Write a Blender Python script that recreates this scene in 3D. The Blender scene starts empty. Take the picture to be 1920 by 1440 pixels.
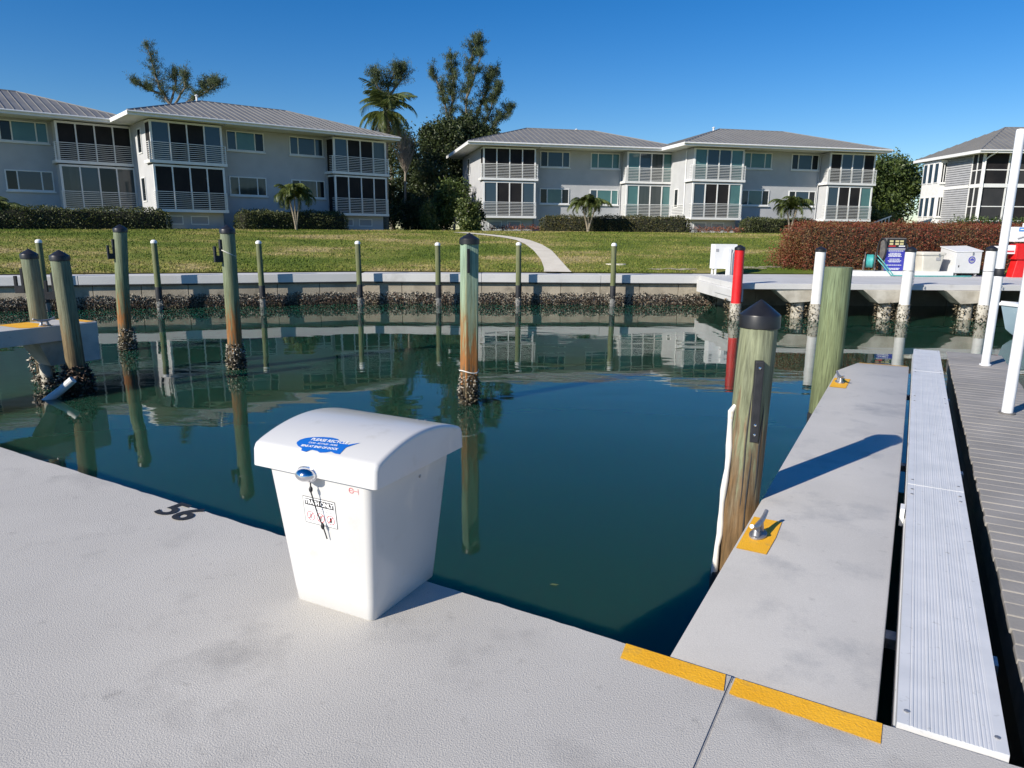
import bpy, bmesh, math, random
import numpy as np
from mathutils import Vector, Matrix

random.seed(7); rng = np.random.default_rng(11)
R = math.radians
SC = bpy.context.scene
COL = SC.collection

# ------------------------------------------------------------------ camera
EYE = 1.6
cam_d = bpy.data.cameras.new('camera'); cam_d.sensor_width = 36; cam_d.lens = 36 * 1332 / 1920
cam_d.clip_start = 0.05; cam_d.clip_end = 3000
cam = bpy.data.objects.new('camera', cam_d); COL.objects.link(cam); SC.camera = cam
cam.matrix_world = (Matrix.Translation((0, 0, EYE)) @ Matrix.Rotation(R(90 - 12.28), 4, 'X')
                    @ Matrix.Rotation(R(0.5), 4, 'Z'))
# ------------------------------------------------------------------ sky, sun, exposure
SUN_EL, SUN_AZ = 29.8, 38.7          # light travels towards azimuth SUN_AZ (from +X)
to_sun = Vector((-math.cos(R(SUN_AZ)) * math.cos(R(SUN_EL)), -math.sin(R(SUN_AZ)) * math.cos(R(SUN_EL)), math.sin(R(SUN_EL))))
W = bpy.data.worlds.new('World'); SC.world = W; W.use_nodes = True
nt = W.node_tree; nt.nodes.clear()
sky = nt.nodes.new('ShaderNodeTexSky'); sky.sky_type = 'NISHITA'; sky.sun_disc = False
sky.sun_elevation = R(SUN_EL); sky.sun_rotation = math.atan2(to_sun.x, to_sun.y)
sky.air_density = 1.0; sky.dust_density = 0.0; sky.ozone_density = 5.0
hs = nt.nodes.new('ShaderNodeHueSaturation'); hs.inputs['Saturation'].default_value = 1.33; hs.inputs['Hue'].default_value = 0.508
bg = nt.nodes.new('ShaderNodeBackground'); bg.inputs[1].default_value = 0.084
wo = nt.nodes.new('ShaderNodeOutputWorld')
nt.links.new(sky.outputs[0], hs.inputs['Color']); nt.links.new(hs.outputs[0], bg.inputs[0]); nt.links.new(bg.outputs[0], wo.inputs[0])
sd = bpy.data.lights.new('sun', 'SUN'); sd.energy = 4.5; sd.angle = R(0.5); sd.color = (1.0, 0.93, 0.82)
so = bpy.data.objects.new('sun', sd); COL.objects.link(so)
so.rotation_euler = to_sun.to_track_quat('Z', 'Y').to_euler()
vs = SC.view_settings; vs.view_transform = 'Standard'; vs.look = 'None'; vs.exposure = 0.45; vs.gamma = 1; vs.use_curve_mapping = False

# ------------------------------------------------------------------ materials
MATS = {}
def mat(name, c1, c2=None, rough=.6, scale=4., detail=5, stretch=(1, 1, 1), bump=0., bscale=60., bdetail=3, metal=0., spec=.5,
        island=0., transl=0., ramp=(.35, .65), coat=0., blotch=None, rough2=None, bstretch=None, speck=None, stain=None):
    if name in MATS: return MATS[name]
    m = bpy.data.materials.new(name); m.use_nodes = True; t = m.node_tree; n = t.nodes; L = t.links; n.clear()
    out = n.new('ShaderNodeOutputMaterial'); b = n.new('ShaderNodeBsdfPrincipled')
    b.inputs['Roughness'].default_value = rough; b.inputs['Metallic'].default_value = metal
    b.inputs['Specular IOR Level'].default_value = spec; b.inputs['Coat Weight'].default_value = coat
    geo = n.new('ShaderNodeNewGeometry')
    mp = n.new('ShaderNodeMapping'); mp.inputs['Scale'].default_value = stretch
    L.new(geo.outputs['Position'], mp.inputs[0])
    col = None
    if c2 is not None:
        tx = n.new('ShaderNodeTexNoise'); tx.inputs['Scale'].default_value = scale; tx.inputs['Detail'].default_value = detail
        L.new(mp.outputs[0], tx.inputs['Vector'])
        fac = tx.outputs[0]
        rp = n.new('ShaderNodeValToRGB'); e = rp.color_ramp.elements
        e[0].position, e[1].position = ramp; e[0].color = (*c1, 1); e[1].color = (*c2, 1)
        if island:
            ad = n.new('ShaderNodeMath'); ad.operation = 'MULTIPLY_ADD'; ad.inputs[1].default_value = island
            sb = n.new('ShaderNodeMath'); sb.operation = 'SUBTRACT'; sb.inputs[1].default_value = .5
            L.new(geo.outputs['Random Per Island'], sb.inputs[0]); L.new(sb.outputs[0], ad.inputs[0]); L.new(fac, ad.inputs[2]); fac = ad.outputs[0]
        L.new(fac, rp.inputs[0]); col = rp.outputs[0]
        if rough2 is not None:
            mr = n.new('ShaderNodeMapRange'); mr.inputs['To Min'].default_value = rough; mr.inputs['To Max'].default_value = rough2
            L.new(fac, mr.inputs[0]); L.new(mr.outputs[0], b.inputs['Roughness'])
        if blotch:
            bc, bs_, lo, hi = blotch
            t2 = n.new('ShaderNodeTexNoise'); t2.inputs['Scale'].default_value = bs_; t2.inputs['Detail'].default_value = 6; t2.inputs['Roughness'].default_value = .62
            L.new(geo.outputs['Position'], t2.inputs['Vector'])
            m2 = n.new('ShaderNodeMapRange'); m2.inputs['From Min'].default_value = lo; m2.inputs['From Max'].default_value = hi
            L.new(t2.outputs[0], m2.inputs[0])
            mx = n.new('ShaderNodeMix'); mx.data_type = 'RGBA'; L.new(m2.outputs[0], mx.inputs[0]); L.new(col, mx.inputs[6]); mx.inputs[7].default_value = (*bc, 1)
            col = mx.outputs[2]
        if stain:
            sc_, lo_, hi_, amt = stain
            t5 = n.new('ShaderNodeTexNoise'); t5.inputs['Scale'].default_value = sc_; t5.inputs['Detail'].default_value = 8; t5.inputs['Roughness'].default_value = .7
            L.new(geo.outputs['Position'], t5.inputs['Vector'])
            m5 = n.new('ShaderNodeMapRange'); m5.inputs['From Min'].default_value = lo_; m5.inputs['From Max'].default_value = hi_; m5.inputs['To Min'].default_value = 1; m5.inputs['To Max'].default_value = 1 - amt
            L.new(t5.outputs[0], m5.inputs[0])
            m6 = n.new('ShaderNodeMix'); m6.data_type = 'RGBA'; m6.blend_type = 'MULTIPLY'; m6.inputs[0].default_value = 1; L.new(col, m6.inputs[6]); L.new(m5.outputs[0], m6.inputs[7]); col = m6.outputs[2]
        if speck:
            t3 = n.new('ShaderNodeTexNoise'); t3.inputs['Scale'].default_value = speck[0]; t3.inputs['Detail'].default_value = 4; t3.inputs['Roughness'].default_value = .75
            L.new(geo.outputs['Position'], t3.inputs['Vector'])
            m3 = n.new('ShaderNodeMapRange'); m3.inputs['From Min'].default_value = .32; m3.inputs['From Max'].default_value = .68; m3.inputs['To Min'].default_value = 1 - speck[1]; m3.inputs['To Max'].default_value = 1 + speck[1]
            L.new(t3.outputs[0], m3.inputs[0])
            m4 = n.new('ShaderNodeMix'); m4.data_type = 'RGBA'; m4.blend_type = 'MULTIPLY'; m4.inputs[0].default_value = 1; L.new(col, m4.inputs[6]); L.new(m3.outputs[0], m4.inputs[7]); col = m4.outputs[2]
        L.new(col, b.inputs['Base Color'])
    else:
        b.inputs['Base Color'].default_value = (*c1, 1)
    if bump:
        tb = n.new('ShaderNodeTexNoise'); tb.inputs['Scale'].default_value = bscale; tb.inputs['Detail'].default_value = bdetail
        if bstretch:
            mb = n.new('ShaderNodeMapping'); mb.inputs['Scale'].default_value = bstretch
            L.new(geo.outputs['Position'], mb.inputs[0]); L.new(mb.outputs[0], tb.inputs['Vector'])
        else: L.new(mp.outputs[0], tb.inputs['Vector'])
        bp = n.new('ShaderNodeBump'); bp.inputs['Strength'].default_value = 1; bp.inputs['Distance'].default_value = bump
        L.new(tb.outputs[0], bp.inputs['Height']); L.new(bp.outputs[0], b.inputs['Normal'])
    sh = b.outputs[0]
    if transl:
        tr = n.new('ShaderNodeBsdfTranslucent'); ms = n.new('ShaderNodeMixShader'); ms.inputs[0].default_value = transl
        if col is not None: L.new(col, tr.inputs[0])
        else: tr.inputs[0].default_value = (*c1, 1)
        L.new(sh, ms.inputs[1]); L.new(tr.outputs[0], ms.inputs[2]); sh = ms.outputs[0]
    L.new(sh, out.inputs[0]); MATS[name] = m
    return m

def pile_material(name, stops, grain=(.5, 1.3), zmin=-1.6, zmax=1.6, wob=1.0):
    """weathered timber: colour bands by height above the water (stain zones), streaked along the grain"""
    m = bpy.data.materials.new(name); m.use_nodes = True; t = m.node_tree; n = t.nodes; L = t.links
    b = n['Principled BSDF']; b.inputs['Roughness'].default_value = .82; b.inputs['Specular IOR Level'].default_value = .25
    geo = n.new('ShaderNodeNewGeometry'); sp = n.new('ShaderNodeSeparateXYZ'); L.new(geo.outputs['Position'], sp.inputs[0])
    mp = n.new('ShaderNodeMapping'); mp.inputs['Scale'].default_value = (26, 26, 1.6); L.new(geo.outputs['Position'], mp.inputs[0])
    t1 = n.new('ShaderNodeTexNoise'); t1.inputs['Scale'].default_value = 1.0; t1.inputs['Detail'].default_value = 5; L.new(mp.outputs[0], t1.inputs['Vector'])
    mq = n.new('ShaderNodeMapping'); mq.inputs['Scale'].default_value = (9, 9, 2.2); L.new(geo.outputs['Position'], mq.inputs[0])
    tq = n.new('ShaderNodeTexNoise'); tq.inputs['Scale'].default_value = 1.0; tq.inputs['Detail'].default_value = 7; tq.inputs['Roughness'].default_value = .7; L.new(mq.outputs[0], tq.inputs['Vector'])
    av = n.new('ShaderNodeMath'); av.operation = 'ADD'; L.new(t1.outputs[0], av.inputs[0]); L.new(tq.outputs[0], av.inputs[1])
    ah = n.new('ShaderNodeMapRange'); ah.inputs['From Min'].default_value = .72; ah.inputs['From Max'].default_value = 1.28; L.new(av.outputs[0], ah.inputs[0])
    a = n.new('ShaderNodeMath'); a.operation = 'MULTIPLY_ADD'; a.inputs[1].default_value = wob; L.new(ah.outputs[0], a.inputs[0]); L.new(sp.outputs[2], a.inputs[2])
    mr = n.new('ShaderNodeMapRange'); mr.inputs['From Min'].default_value = zmin + wob / 2; mr.inputs['From Max'].default_value = zmax + wob / 2; L.new(a.outputs[0], mr.inputs[0])
    rp = n.new('ShaderNodeValToRGB'); e = rp.color_ramp.elements
    while len(e) < len(stops): e.new(.5)
    for el, (z, c) in zip(e, stops): el.position = (z - zmin) / (zmax - zmin); el.color = (*c, 1)
    L.new(mr.outputs[0], rp.inputs[0])
    mp2 = n.new('ShaderNodeMapping'); mp2.inputs['Scale'].default_value = (55, 55, 2.2); L.new(geo.outputs['Position'], mp2.inputs[0])
    t2 = n.new('ShaderNodeTexNoise'); t2.inputs['Scale'].default_value = 1.; t2.inputs['Detail'].default_value = 6; t2.inputs['Roughness'].default_value = .65; L.new(mp2.outputs[0], t2.inputs['Vector'])
    m2 = n.new('ShaderNodeMapRange'); m2.inputs['From Min'].default_value = .3; m2.inputs['From Max'].default_value = .7
    m2.inputs['To Min'].default_value = grain[0]; m2.inputs['To Max'].default_value = grain[1]; L.new(t2.outputs[0], m2.inputs[0])
    mx = n.new('ShaderNodeMix'); mx.data_type = 'RGBA'; mx.blend_type = 'MULTIPLY'; mx.inputs[0].default_value = 1
    L.new(rp.outputs[0], mx.inputs[6]); L.new(m2.outputs[0], mx.inputs[7])
    L.new(mx.outputs[2], b.inputs['Base Color'])
    bp = n.new('ShaderNodeBump'); bp.inputs['Strength'].default_value = .9; bp.inputs['Distance'].default_value = .006
    L.new(t2.outputs[0], bp.inputs['Height']); L.new(bp.outputs[0], b.inputs['Normal'])
    MATS[name] = m; return m

GREENW = (.20, .25, .15); PALEW = (.30, .31, .20)
pile_material('pile_wood', [(-1.6, (.03, .028, .02)), (-.95, (.09, .075, .05)), (-.62, (.20, .15, .08)), (-.48, (.36, .15, .045)), (-.15, (.27, .14, .055)), (.02, (.2, .19, .105)), (.35, (.19, .225, .13)), (1.6, (.22, .255, .17))])
pile_material('pile_wood_dull', [(-1.6, (.03, .028, .02)), (-.8, (.1, .08, .05)), (-.3, (.2, .15, .08)), (.2, (.2, .2, .13)), (1.6, (.2, .24, .16))])
pile_material('pile_wood_pale', [(-1.6, (.03, .028, .02)), (-.95, (.09, .075, .05)), (-.6, (.22, .14, .07)), (-.45, (.42, .16, .04)), (-.1, (.32, .17, .07)), (.12, (.30, .31, .18)), (.6, (.30, .38, .26)), (1.6, (.32, .45, .34))])
pile_material('pile_wood_front', [(-1.6, (.03, .028, .02)), (-.9, (.10, .07, .04)), (-.55, (.16, .10, .045)), (-.1, (.185, .115, .055)), (.25, (.2, .15, .09)), (.5, (.21, .225, .135)), (1.6, (.25, .27, .175))], grain=(.45, 1.3), wob=1.0)
pile_material('pile_wood_green', [(-1.6, (.03, .03, .02)), (-.7, (.12, .14, .07)), (.1, (.17, .2, .1)), (1.6, (.17, .22, .13))], grain=(.5, 1.4), wob=.8)
pile_material('pole_wood', [(-1.6, (.05, .05, .045)), (-.9, (.25, .25, .24)), (-.3, (.15, .17, .08)), (1.6, (.21, .22, .12))], wob=.1)

mat('deck_paint', (.475, .452, .412), (.535, .51, .465), rough=.75, scale=1.1, detail=9, bump=.0030, bscale=175, bdetail=5, stain=(9, .60, .74, .30), blotch=((.34, .325, .30), 1.5, .54, .74), speck=(210, .16))
mat('finger_paint', (.48, .462, .43), (.53, .51, .475), rough=.62, scale=1.6, bump=.0011, bscale=170, bdetail=2, blotch=((.36, .355, .345), 1.9, .53, .70), speck=(160, .1), stain=(7, .62, .74, .35))
mat('concrete_side', (.30, .30, .31), (.40, .40, .41), rough=.75, scale=3, bump=.004, bscale=40)
mat('yellow_paint', (.88, .43, .012), (.93, .48, .02), rough=.55, scale=6, bump=.003, bscale=115, bdetail=4, blotch=((.62, .36, .06), 9, .58, .72), stain=(30, .64, .70, .35))
mat('black_paint', (.015, .015, .016), (.03, .03, .03), rough=.6, scale=30)
mat('white_plastic', (.595, .588, .57), (.62, .613, .595), rough=.24, scale=2, coat=.25, blotch=((.52, .505, .465), 7, .6, .82), bump=.0004, bscale=9)
mat('white_fibreglass', (.60, .57, .49), (.66, .63, .55), rough=.45, scale=3)
mat('cabinet_white', (.62, .62, .605), (.67, .67, .66), rough=.45, scale=3, blotch=((.52, .50, .46), 6, .6, .8))
mat('white_metal', (.60, .61, .62), (.68, .685, .69), rough=.45, scale=5, detail=8, blotch=((.40, .40, .385), 22, .62, .72), stain=(60, .68, .72, .6))
mat('white_trim', (.74, .74, .72), (.80, .80, .79), rough=.5, scale=3)
mat('white_pole', (.72, .73, .74), (.8, .8, .8), rough=.35, scale=6)
mat('white_pile', (.74, .73, .70), (.80, .79, .77), rough=.5, scale=4, blotch=((.5, .47, .42), 12, .66, .8))
mat('red_pile', (.62, .012, .016), (.72, .02, .022), rough=.4, scale=4)
mat('red_box', (.60, .012, .012), (.68, .02, .02), rough=.4, scale=4)
mat('black_plastic', (.012, .012, .014), (.02, .02, .022), rough=.38, scale=10)
mat('black_rubber', (.014, .015, .018), (.025, .026, .03), rough=.6, scale=14, bump=.002, bscale=120)
mat('chrome', (.75, .76, .80), rough=.12, metal=1)
mat('galvanised', (.34, .34, .35), (.46, .46, .47), rough=.5, metal=.8, scale=40)
mat('decal_blue', (.01, .13, .50), rough=.35)
mat('print_white', (.82, .82, .82), rough=.45)
mat('print_black', (.02, .02, .02), rough=.45)
mat('print_red', (.6, .05, .06), rough=.5)
mat('print_grey', (.35, .35, .36), rough=.5)
mat('sign_blue', (.045, .05, .36), (.06, .06, .42), rough=.4, scale=5)
mat('sky_sign', (.05, .25, .62), rough=.4)
mat('sign_yellow', (.62, .55, .28), rough=.5)
mat('teal_hose', (.04, .30, .29), (.06, .38, .36), rough=.45, scale=10)
mat('plank', (.25, .235, .215), (.33, .31, .285), rough=.7, scale=2.2, stretch=(1, 1, 1), detail=7, bump=.002, bscale=70, blotch=((.30, .28, .25), 3.2, .5, .75))
mat('dock_frame', (.10, .10, .10), (.16, .15, .14), rough=.7, scale=8)
mat('stucco', (.44, .447, .46), (.485, .492, .505), rough=.85, scale=1.2, bump=.004, bscale=30)
mat('stucco_dark', (.34, .345, .37), (.38, .38, .40), rough=.85, scale=1.2)
mat('siding', (.33, .335, .35), (.38, .385, .40), rough=.7, scale=2)
mat('roof_metal', (.17, .166, .16), (.215, .21, .20), rough=.5, metal=0., scale=.7, detail=6, blotch=((.14, .137, .13), 1.1, .55, .75))
mat('roof_rib', (.20, .196, .188), rough=.5)
mat('pane_dark', (.012, .016, .02), rough=.06, spec=.4)
mat('pane_teal', (.06, .15, .155), (.08, .19, .19), rough=.07, scale=.8, spec=.6)
mat('pane_blue', (.03, .055, .085), rough=.06, spec=.6)
mat('pane_grey', (.035, .048, .05), (.06, .072, .075), rough=.1, scale=.6, stretch=(6, 6, .3), spec=.6)
mat('screen', (.012, .012, .014), (.024, .022, .022), rough=.7, scale=.9, spec=.2)
mat('screen_grey', (.03, .032, .035), (.05, .05, .052), rough=.7, scale=.5, spec=.2)
mat('seawall_concrete', (.27, .235, .18), (.40, .35, .27), rough=.85, scale=1.6, detail=8, bump=.006, bscale=25, blotch=((.15, .13, .10), 2.2, .55, .75))
mat('cap_concrete', (.54, .535, .525), (.60, .595, .58), rough=.7, scale=.8, bump=.003, bscale=40, blotch=((.42, .41, .39), 1.1, .58, .75))
mat('path_concrete', (.64, .58, .47), (.72, .66, .54), rough=.8, scale=1.5, bump=.003, bscale=40)
mat('bent_concrete', (.36, .33, .27), (.54, .51, .44), rough=.85, scale=3, detail=7, bump=.005, bscale=25)
mat('oyster', (.03, .024, .017), (.60, .55, .46), rough=.8, scale=3.0, island=1.7, ramp=(.28, 1.05))
mat('oyster_tan', (.05, .04, .022), (.36, .29, .19), rough=.85, scale=5, island=1.3, ramp=(.3, 1.05))
mat('oyster_wet', (.018, .016, .010), (.20, .17, .10), rough=.5, scale=3., island=1.2, ramp=(.3, .95))
mat('oyster_dark', (.02, .014, .01), (.22, .14, .10), rough=.7, scale=5., island=1.2, ramp=(.35, .95))
mat('algae', (.10, .095, .02), (.04, .04, .02), rough=.6, scale=6, bump=.01, bscale=30)
mat('pvc', (.70, .66, .58), (.80, .77, .70), rough=.5, scale=3, stretch=(1, 1, .5), blotch=((.50, .32, .16), 4, .6, .72))
mat('pvc_clean', (.74, .74, .72), rough=.4)
mat('hull_blue', (.22, .31, .37), (.26, .35, .41), rough=.25, scale=2)
mat('gelcoat', (.78, .79, .80), rough=.25)
mat('bark', (.13, .11, .085), (.22, .19, .15), rough=.9, scale=4, stretch=(4, 4, .6), bump=.02, bscale=8)
mat('palm_bark', (.20, .17, .125), (.32, .27, .2), rough=.9, scale=3, stretch=(1, 1, 6), bump=.01, bscale=10)
mat('casuarina', (.042, .068, .028), (.125, .16, .066), rough=.8, scale=.8, island=.8, transl=.25)
mat('leaf_dark', (.022, .036, .012), (.07, .095, .028), rough=.55, scale=.7, island=.7, transl=.2)
mat('leaf_mid', (.036, .064, .016), (.12, .165, .04), rough=.5, scale=.8, island=.8, transl=.3)
mat('leaf_bright', (.05, .08, .018), (.17, .20, .06), rough=.5, scale=.8, island=.9, transl=.3)
mat('leaf_hedge', (.03, .046, .012), (.11, .125, .035), rough=.55, scale=1.2, island=.8, transl=.2)
mat('leaf_hedge_rust', (.035, .05, .012), (.12, .105, .03), rough=.55, scale=.6, island=.8, transl=.2)
mat('leaf_red', (.22, .04, .022), (.19, .12, .04), rough=.6, scale=.55, island=.8, transl=.25, ramp=(.25, .85))
mat('leaf_palm', (.045, .07, .016), (.15, .18, .05), rough=.45, scale=.8, island=.7, transl=.3)
mat('leaf_dead', (.16, .11, .06), (.28, .2, .12), rough=.8, scale=1, island=.8, transl=.2)
mat('twig', (.20, .16, .13), (.30, .26, .21), rough=.9, scale=3, island=.6)
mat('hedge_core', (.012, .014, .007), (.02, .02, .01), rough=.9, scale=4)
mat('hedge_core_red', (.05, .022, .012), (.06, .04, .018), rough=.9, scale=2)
mat('tuft_red', (.16, .035, .02), (.22, .10, .05), rough=.7, scale=3, island=.8)

def lawn_material(name, blades):
    m = bpy.data.materials.new(name); m.use_nodes = True; t = m.node_tree; n = t.nodes; L = t.links
    b = n['Principled BSDF']; b.inputs['Roughness'].default_value = .85; b.inputs['Specular IOR Level'].default_value = .15
    geo = n.new('ShaderNodeNewGeometry')
    def noise(sc, det, st=(1, 1, 1), ro=.55):
        mp = n.new('ShaderNodeMapping'); mp.inputs['Scale'].default_value = st; L.new(geo.outputs['Position'], mp.inputs[0])
        x = n.new('ShaderNodeTexNoise'); x.inputs['Scale'].default_value = sc; x.inputs['Detail'].default_value = det; x.inputs['Roughness'].default_value = ro
        L.new(mp.outputs[0], x.inputs['Vector']); return x.outputs[0]
    big = noise(.16, 6, (1, 1.6, 1), .62); fine = noise(3.5, 6, (1, 1, 1), .7)
    bm_ = n.new('ShaderNodeMapRange'); bm_.inputs['From Min'].default_value = .34; bm_.inputs['From Max'].default_value = .66; bm_.inputs['To Min'].default_value = .22; bm_.inputs['To Max'].default_value = .82; L.new(big, bm_.inputs[0])
    a = n.new('ShaderNodeMath'); a.operation = 'MULTIPLY_ADD'; a.inputs[1].default_value = .5; L.new(fine, a.inputs[0]); L.new(bm_.outputs[0], a.inputs[2])
    last = a.outputs[0]
    if blades:
        k = n.new('ShaderNodeMath'); k.operation = 'MULTIPLY_ADD'; k.inputs[1].default_value = .28; L.new(geo.outputs['Random Per Island'], k.inputs[0]); L.new(last, k.inputs[2])
        k2 = n.new('ShaderNodeMath'); k2.operation = 'SUBTRACT'; k2.inputs[1].default_value = .14; L.new(k.outputs[0], k2.inputs[0]); last = k2.outputs[0]
    rp = n.new('ShaderNodeValToRGB'); e = rp.color_ramp.elements
    st = [(.54, (.095, .135, .02)), (.74, (.155, .185, .034)), (.92, (.26, .235, .07)), (1.06, (.37, .30, .14))]
    while len(e) < 4: e.new(.5)
    for el, (p, c) in zip(e, st): el.position = p; el.color = (*c, 1)
    L.new(last, rp.inputs[0]); L.new(rp.outputs[0], b.inputs['Base Color'])
    if not blades:
        bp = n.new('ShaderNodeBump'); bp.inputs['Distance'].default_value = .05; L.new(noise(9, 5), bp.inputs['Height']); L.new(bp.outputs[0], b.inputs['Normal'])
    MATS[name] = m
lawn_material('lawn', False); lawn_material('grass_blade', True)

def water_material():
    m = bpy.data.materials.new('water'); m.use_nodes = True; t = m.node_tree; n = t.nodes; L = t.links
    b = n['Principled BSDF']; b.inputs['Roughness'].default_value = .015; b.inputs['IOR'].default_value = 1.333
    b.subsurface_method = 'RANDOM_WALK'; b.inputs['Subsurface Weight'].default_value = 1; b.inputs['Subsurface Radius'].default_value = (.25, 1, .9); b.inputs['Subsurface Scale'].default_value = 1.6
    geo = n.new('ShaderNodeNewGeometry')
    def noise(sc, det, st, ro=.5, dist=0.):
        mp = n.new('ShaderNodeMapping'); mp.inputs['Scale'].default_value = st; mp.inputs['Rotation'].default_value = (0, 0, R(12)); L.new(geo.outputs['Position'], mp.inputs[0])
        x = n.new('ShaderNodeTexNoise'); x.inputs['Scale'].default_value = sc; x.inputs['Detail'].default_value = det; x.inputs['Roughness'].default_value = ro; x.inputs['Distortion'].default_value = dist
        L.new(mp.outputs[0], x.inputs['Vector']); return x.outputs[0]
    big = noise(.09, 3, (1, 1, 1))
    rp = n.new('ShaderNodeValToRGB'); e = rp.color_ramp.elements
    e[0].position = .35; e[1].position = .65; e[0].color = (.013, .046, .028, 1); e[1].color = (.018, .058, .034, 1)
    L.new(big, rp.inputs[0]); L.new(rp.outputs[0], b.inputs['Base Color'])
    w1 = noise(.75, 2, (.55, 1.25, 1), .45, .3); w2 = noise(4.5, 2, (.5, 1.2, 1), .5, .2); patch = noise(.22, 3, (.6, 1.3, 1))
    pm = n.new('ShaderNodeMapRange'); pm.inputs['From Min'].default_value = .42; pm.inputs['From Max'].default_value = .62; pm.inputs['To Min'].default_value = .15; pm.inputs['To Max'].default_value = 1
    L.new(patch, pm.inputs[0])
    h = n.new('ShaderNodeMath'); h.operation = 'MULTIPLY'; h.inputs[1].default_value = .16; L.new(w2, h.inputs[0])
    h1 = n.new('ShaderNodeMath'); h1.operation = 'MULTIPLY'; L.new(h.outputs[0], h1.inputs[0]); L.new(pm.outputs[0], h1.inputs[1])
    h2 = n.new('ShaderNodeMath'); h2.operation = 'ADD'; L.new(h1.outputs[0], h2.inputs[0]); L.new(w1, h2.inputs[1])
    bp = n.new('ShaderNodeBump'); bp.inputs['Strength'].default_value = 1; bp.inputs['Distance'].default_value = .0075
    L.new(h2.outputs[0], bp.inputs['Height']); L.new(bp.outputs[0], b.inputs['Normal'])
    MATS['water'] = m
water_material()

# ------------------------------------------------------------------ mesh helpers
class MB:
    def __init__(s): s.v = []; s.f = []
    def add(s, vs, fs):
        o = len(s.v); s.v += [tuple(p) for p in vs]; s.f += [tuple(i + o for i in f) for f in fs]; return s
    def box(s, x0, x1, y0, y1, z0, z1):
        return s.add([(x0, y0, z0), (x1, y0, z0), (x1, y1, z0), (x0, y1, z0), (x0, y0, z1), (x1, y0, z1), (x1, y1, z1), (x0, y1, z1)],
                     [(3, 2, 1, 0), (4, 5, 6, 7), (0, 1, 5, 4), (1, 2, 6, 5), (2, 3, 7, 6), (3, 0, 4, 7)])
    def prism(s, poly, z0, z1):
        n = len(poly)
        return s.add([(x, y, z0) for x, y in poly] + [(x, y, z1) for x, y in poly],
                     [tuple(range(n))[::-1], tuple(range(n, 2 * n))] + [(i, (i + 1) % n, n + (i + 1) % n, n + i) for i in range(n)])
    def prism_y(s, poly, y0, y1):   # poly in x,z
        n = len(poly)
        return s.add([(x, y0, z) for x, z in poly] + [(x, y1, z) for x, z in poly],
                     [tuple(range(n)), tuple(range(n, 2 * n))[::-1]] + [(i, n + i, n + (i + 1) % n, (i + 1) % n) for i in range(n)])
    def tube(s, pts, r, seg=8, cap=True):
        pts = [Vector(p) for p in pts]; n = len(pts)
        rr = r if isinstance(r, (list, tuple)) else [r] * n
        vs = []; ref = Vector((0, 0, 1))
        for i, p in enumerate(pts):
            d = (pts[min(i + 1, n - 1)] - pts[max(i - 1, 0)]).normalized()
            if abs(d.dot(ref)) > .95: ref = Vector((1, 0, 0)) if abs(d.x) < .9 else Vector((0, 1, 0))
            a = d.cross(ref).normalized(); b = d.cross(a).normalized(); ref = a.cross(d)
            vs += [p + (a * math.cos(2 * math.pi * k / seg) + b * math.sin(2 * math.pi * k / seg)) * rr[i] for k in range(seg)]
        fs = [(i * seg + k, i * seg + (k + 1) % seg, (i + 1) * seg + (k + 1) % seg, (i + 1) * seg + k) for i in range(n - 1) for k in range(seg)]
        if cap: fs += [tuple(range(seg))[::-1], tuple(range((n - 1) * seg, n * seg))]
        return s.add(vs, fs)
    def lathe(s, prof, seg=20, c=(0, 0, 0), ax=None, jit=0.):
        vs = []; fs = []
        for i, (r, z) in enumerate(prof):
            for k in range(seg):
                a = 2 * math.pi * k / seg; q = r * (1 + (random.uniform(-jit, jit) if jit else 0))
                p = Vector((q * math.cos(a), q * math.sin(a), z))
                if ax: p = ax @ p
                vs.append((p.x + c[0], p.y + c[1], p.z + c[2]))
        m = len(prof)
        fs = [(i * seg + k, i * seg + (k + 1) % seg, (i + 1) * seg + (k + 1) % seg, (i + 1) * seg + k) for i in range(m - 1) for k in range(seg)]
        fs += [tuple(range(seg))[::-1], tuple(range((m - 1) * seg, m * seg))]
        return s.add(vs, fs)
    def xf(s, M):
        s.v = [tuple(M @ Vector(p)) for p in s.v]; return s
    def mesh(s, name):
        me = bpy.data.meshes.new(name); me.from_pydata(s.v, [], s.f); me.update(); return me
    def build(s, name, m, par=None, smooth=False, bevel=0., bseg=2, loc=None, rz=0.):
        o = link(name, s.mesh(name), m, par)
        bm = bmesh.new(); bm.from_mesh(o.data); bmesh.ops.recalc_face_normals(bm, faces=bm.faces)
        if bevel:
            es = [e for e in bm.edges if len(e.link_faces) == 2 and e.calc_face_angle(0) > .5]
            bmesh.ops.bevel(bm, geom=es, offset=bevel, segments=bseg, affect='EDGES', profile=.6)
        bm.to_mesh(o.data); bm.free()
        if smooth: shade(o)
        if loc: o.location = loc
        o.rotation_euler.z = rz
        return o
def shade(o, ang=40):
    me = o.data; me.polygons.foreach_set('use_smooth', [True] * len(me.polygons))
    bm = bmesh.new(); bm.from_mesh(me)
    for e in bm.edges: e.smooth = not (len(e.link_faces) == 2 and e.calc_face_angle(0) > R(ang))
    bm.to_mesh(me); bm.free()
def link(name, me, m, par=None):
    o = bpy.data.objects.new(name, me); COL.objects.link(o)
    if m is not None: me.materials.clear(); me.materials.append(MATS[m] if isinstance(m, str) else m)
    if par is not None: o.parent = par
    return o
def share(name, me, par, loc=(0, 0, 0), sc=(1, 1, 1), rot=(0, 0, 0)):
    o = bpy.data.objects.new(name, me); COL.objects.link(o); o.parent = par; o.location = loc; o.scale = sc; o.rotation_euler = rot; return o
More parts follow.
